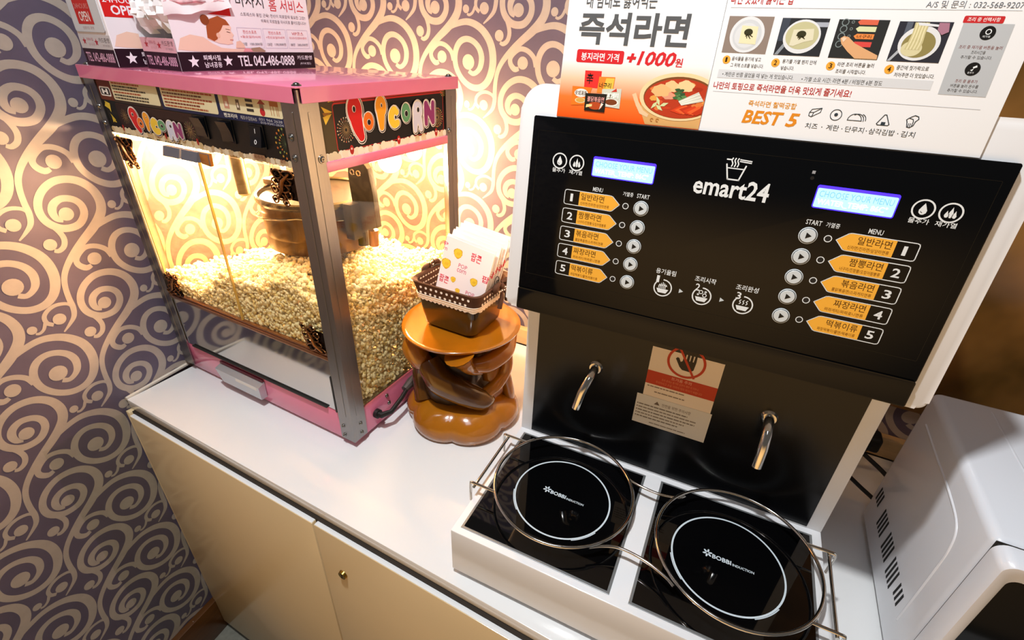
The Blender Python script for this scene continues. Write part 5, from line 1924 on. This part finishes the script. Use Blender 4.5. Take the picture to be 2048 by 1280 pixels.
# ------------------------------------------------------------------ microwave
mw = thing('microwave', 'white microwave oven with vented side, standing right of the noodle cooker', 'microwave', (1.312, .42, CT), R_(1.28))
WHM = mat('white_painted_metal', '#e6e8ee', .25, coat=.3)
b = MB()
b.box(0, .46, -.262, 0, .011, .262, WHM, .010, 4)
# raised rib pressed into the side
b.tube(spl([(.0012, -.035, .226), (.0012, -.105, .2245), (.0012, -.165, .224), (.0012, -.205, .218), (.0012, -.219, .198), (.0012, -.222, .155), (.0012, -.222, .06)]), [.0026], WHM, 8) if False else None
rib = spl([(.0006, -.035, .226), (.0006, -.105, .2245), (.0006, -.165, .224), (.0006, -.205, .218), (.0006, -.219, .198), (.0006, -.222, .155), (.0006, -.222, .06)])
b.tube(rib, .0020, WHM, 8)
b.tube(spl([(.06, -.02, .2612), (.06, -.16, .2612), (.075, -.205, .2612), (.11, -.225, .2612), (.40, -.228, .2612)]), .0016, WHM, 8)
mb_ = b.build('body', mw, smooth=45)
VD = mat('vent_dark', '#0a0a0a', .8)
for gi, (y0, n, za, zb) in enumerate(((-.020, 3, .066, .090), (-.062, 4, .055, .087), (-.106, 4, .055, .088), (-.147, 4, .054, .087), (-.187, 3, .064, .086))):
    b = MB()
    stp = .0080
    for k in range(n):
        y = y0 - k * stp
        b.prism([(y - .0016, za), (y + .0012, za + .0006), (y - .0004, zb), (y - .0032, zb - .0006)], -.002, .0003, VD, frame((0, 0, 0), (0, 1, 0), (0, 0, 1))) if False else None
        v = [(-.0004, y - .0022, za - .002), (-.0004, y + .0014, za - .001), (-.0004, y - .0006, zb), (-.0004, y - .0042, zb - .001)]
        w = [(.003, a[1], a[2]) for a in v]
        b.add(v + w, [(3, 2, 1, 0), (0, 1, 5, 4), (1, 2, 6, 5), (2, 3, 7, 6), (3, 0, 4, 7)], VD)
    b.build('vent_slots', mb_)
b = MB()
b.box(.002, .458, -.2645, -.2605, .013, .260, BLACK_RUB)
b.build('door_seal', mw)
b = MB()
DF = frame((0, -.2645, 0), (1, 0, 0), (0, 0, 1))      # normal toward the room


def loopu(x0, z0, x1, z1, r, h):
    return [DF(x, z, h) for x, z in rrect(x0, z0, x1, z1, r, 6)]


skin(b, [loopu(.0, .011, .46, .262, .012, 0), loopu(.0, .011, .46, .262, .012, .019), loopu(.003, .014, .457, .259, .011, .0235), loopu(.0075, .0185, .4525, .2545, .010, .0235), loopu(.015, .026, .34, .2385, .009, .018)], WHM)
n = len(rrect(0, 0, 1, 1, .1, 6))
b.add(loopu(.34, .026, .4525, .2545, .006, .0228), [tuple(range(n))], WHM)
d = b.build('door', mw, smooth=40)
b = MB()
b.add(loopu(.0145, .0255, .341, .239, .009, .0182), [tuple(range(n))], BLACK_GLOSS)
b.build('door_window', d)
for x in (.04, .42):
    for y in (-.22, -.04):
        b = MB()
        b.cyl((x, y, 0), (x, y, .012), .012, BLACK_RUB)
        b.build('foot', mw)

# ------------------------------------------------------------------ leads and plug behind the cooker
b = MB()
b.tube(spl([(1.255, .47, CT + .05), (1.285, .475, CT + .035), (1.32, .465, CT + .018), (1.36, .45, CT + .006), (1.42, .46, CT + .005)]), .0036, BLACK_RUB, 10)
tag(b.build('power_lead'), 'thin black lead nearest the viewer, running behind the microwave', 'cable')
b = MB()
b.tube(spl([(1.26, .545, CT + .06), (1.30, .545, CT + .045), (1.34, .53, CT + .028), (1.38, .51, CT + .012), (1.44, .51, CT + .0055)]), .0040, BLACK_RUB, 10)
tag(b.build('power_lead'), 'thin black lead further back, under the black plug', 'cable')
pl = thing('power_plug', 'black angled power plug at the wall behind the cooker', 'plug', (1.325, .58, CT + .036))
b = MB()
b.box(-.019, .019, -.014, .020, -.010, .022, BLACK_RUB, .006, 3)
b.tube(spl([(0, -.010, .002), (-.012, -.022, -.002), (-.03, -.03, -.010), (-.05, -.04, -.022), (-.075, -.05, -.0315)]), [.008] * 7 + [.006] * 6 + [.004] * 12, BLACK_RUB, 10)
b.build('plug_body', pl)
bpy.context.view_layer.update()
bpy.data.objects.remove(_TO)
bpy.data.curves.remove(_TC)
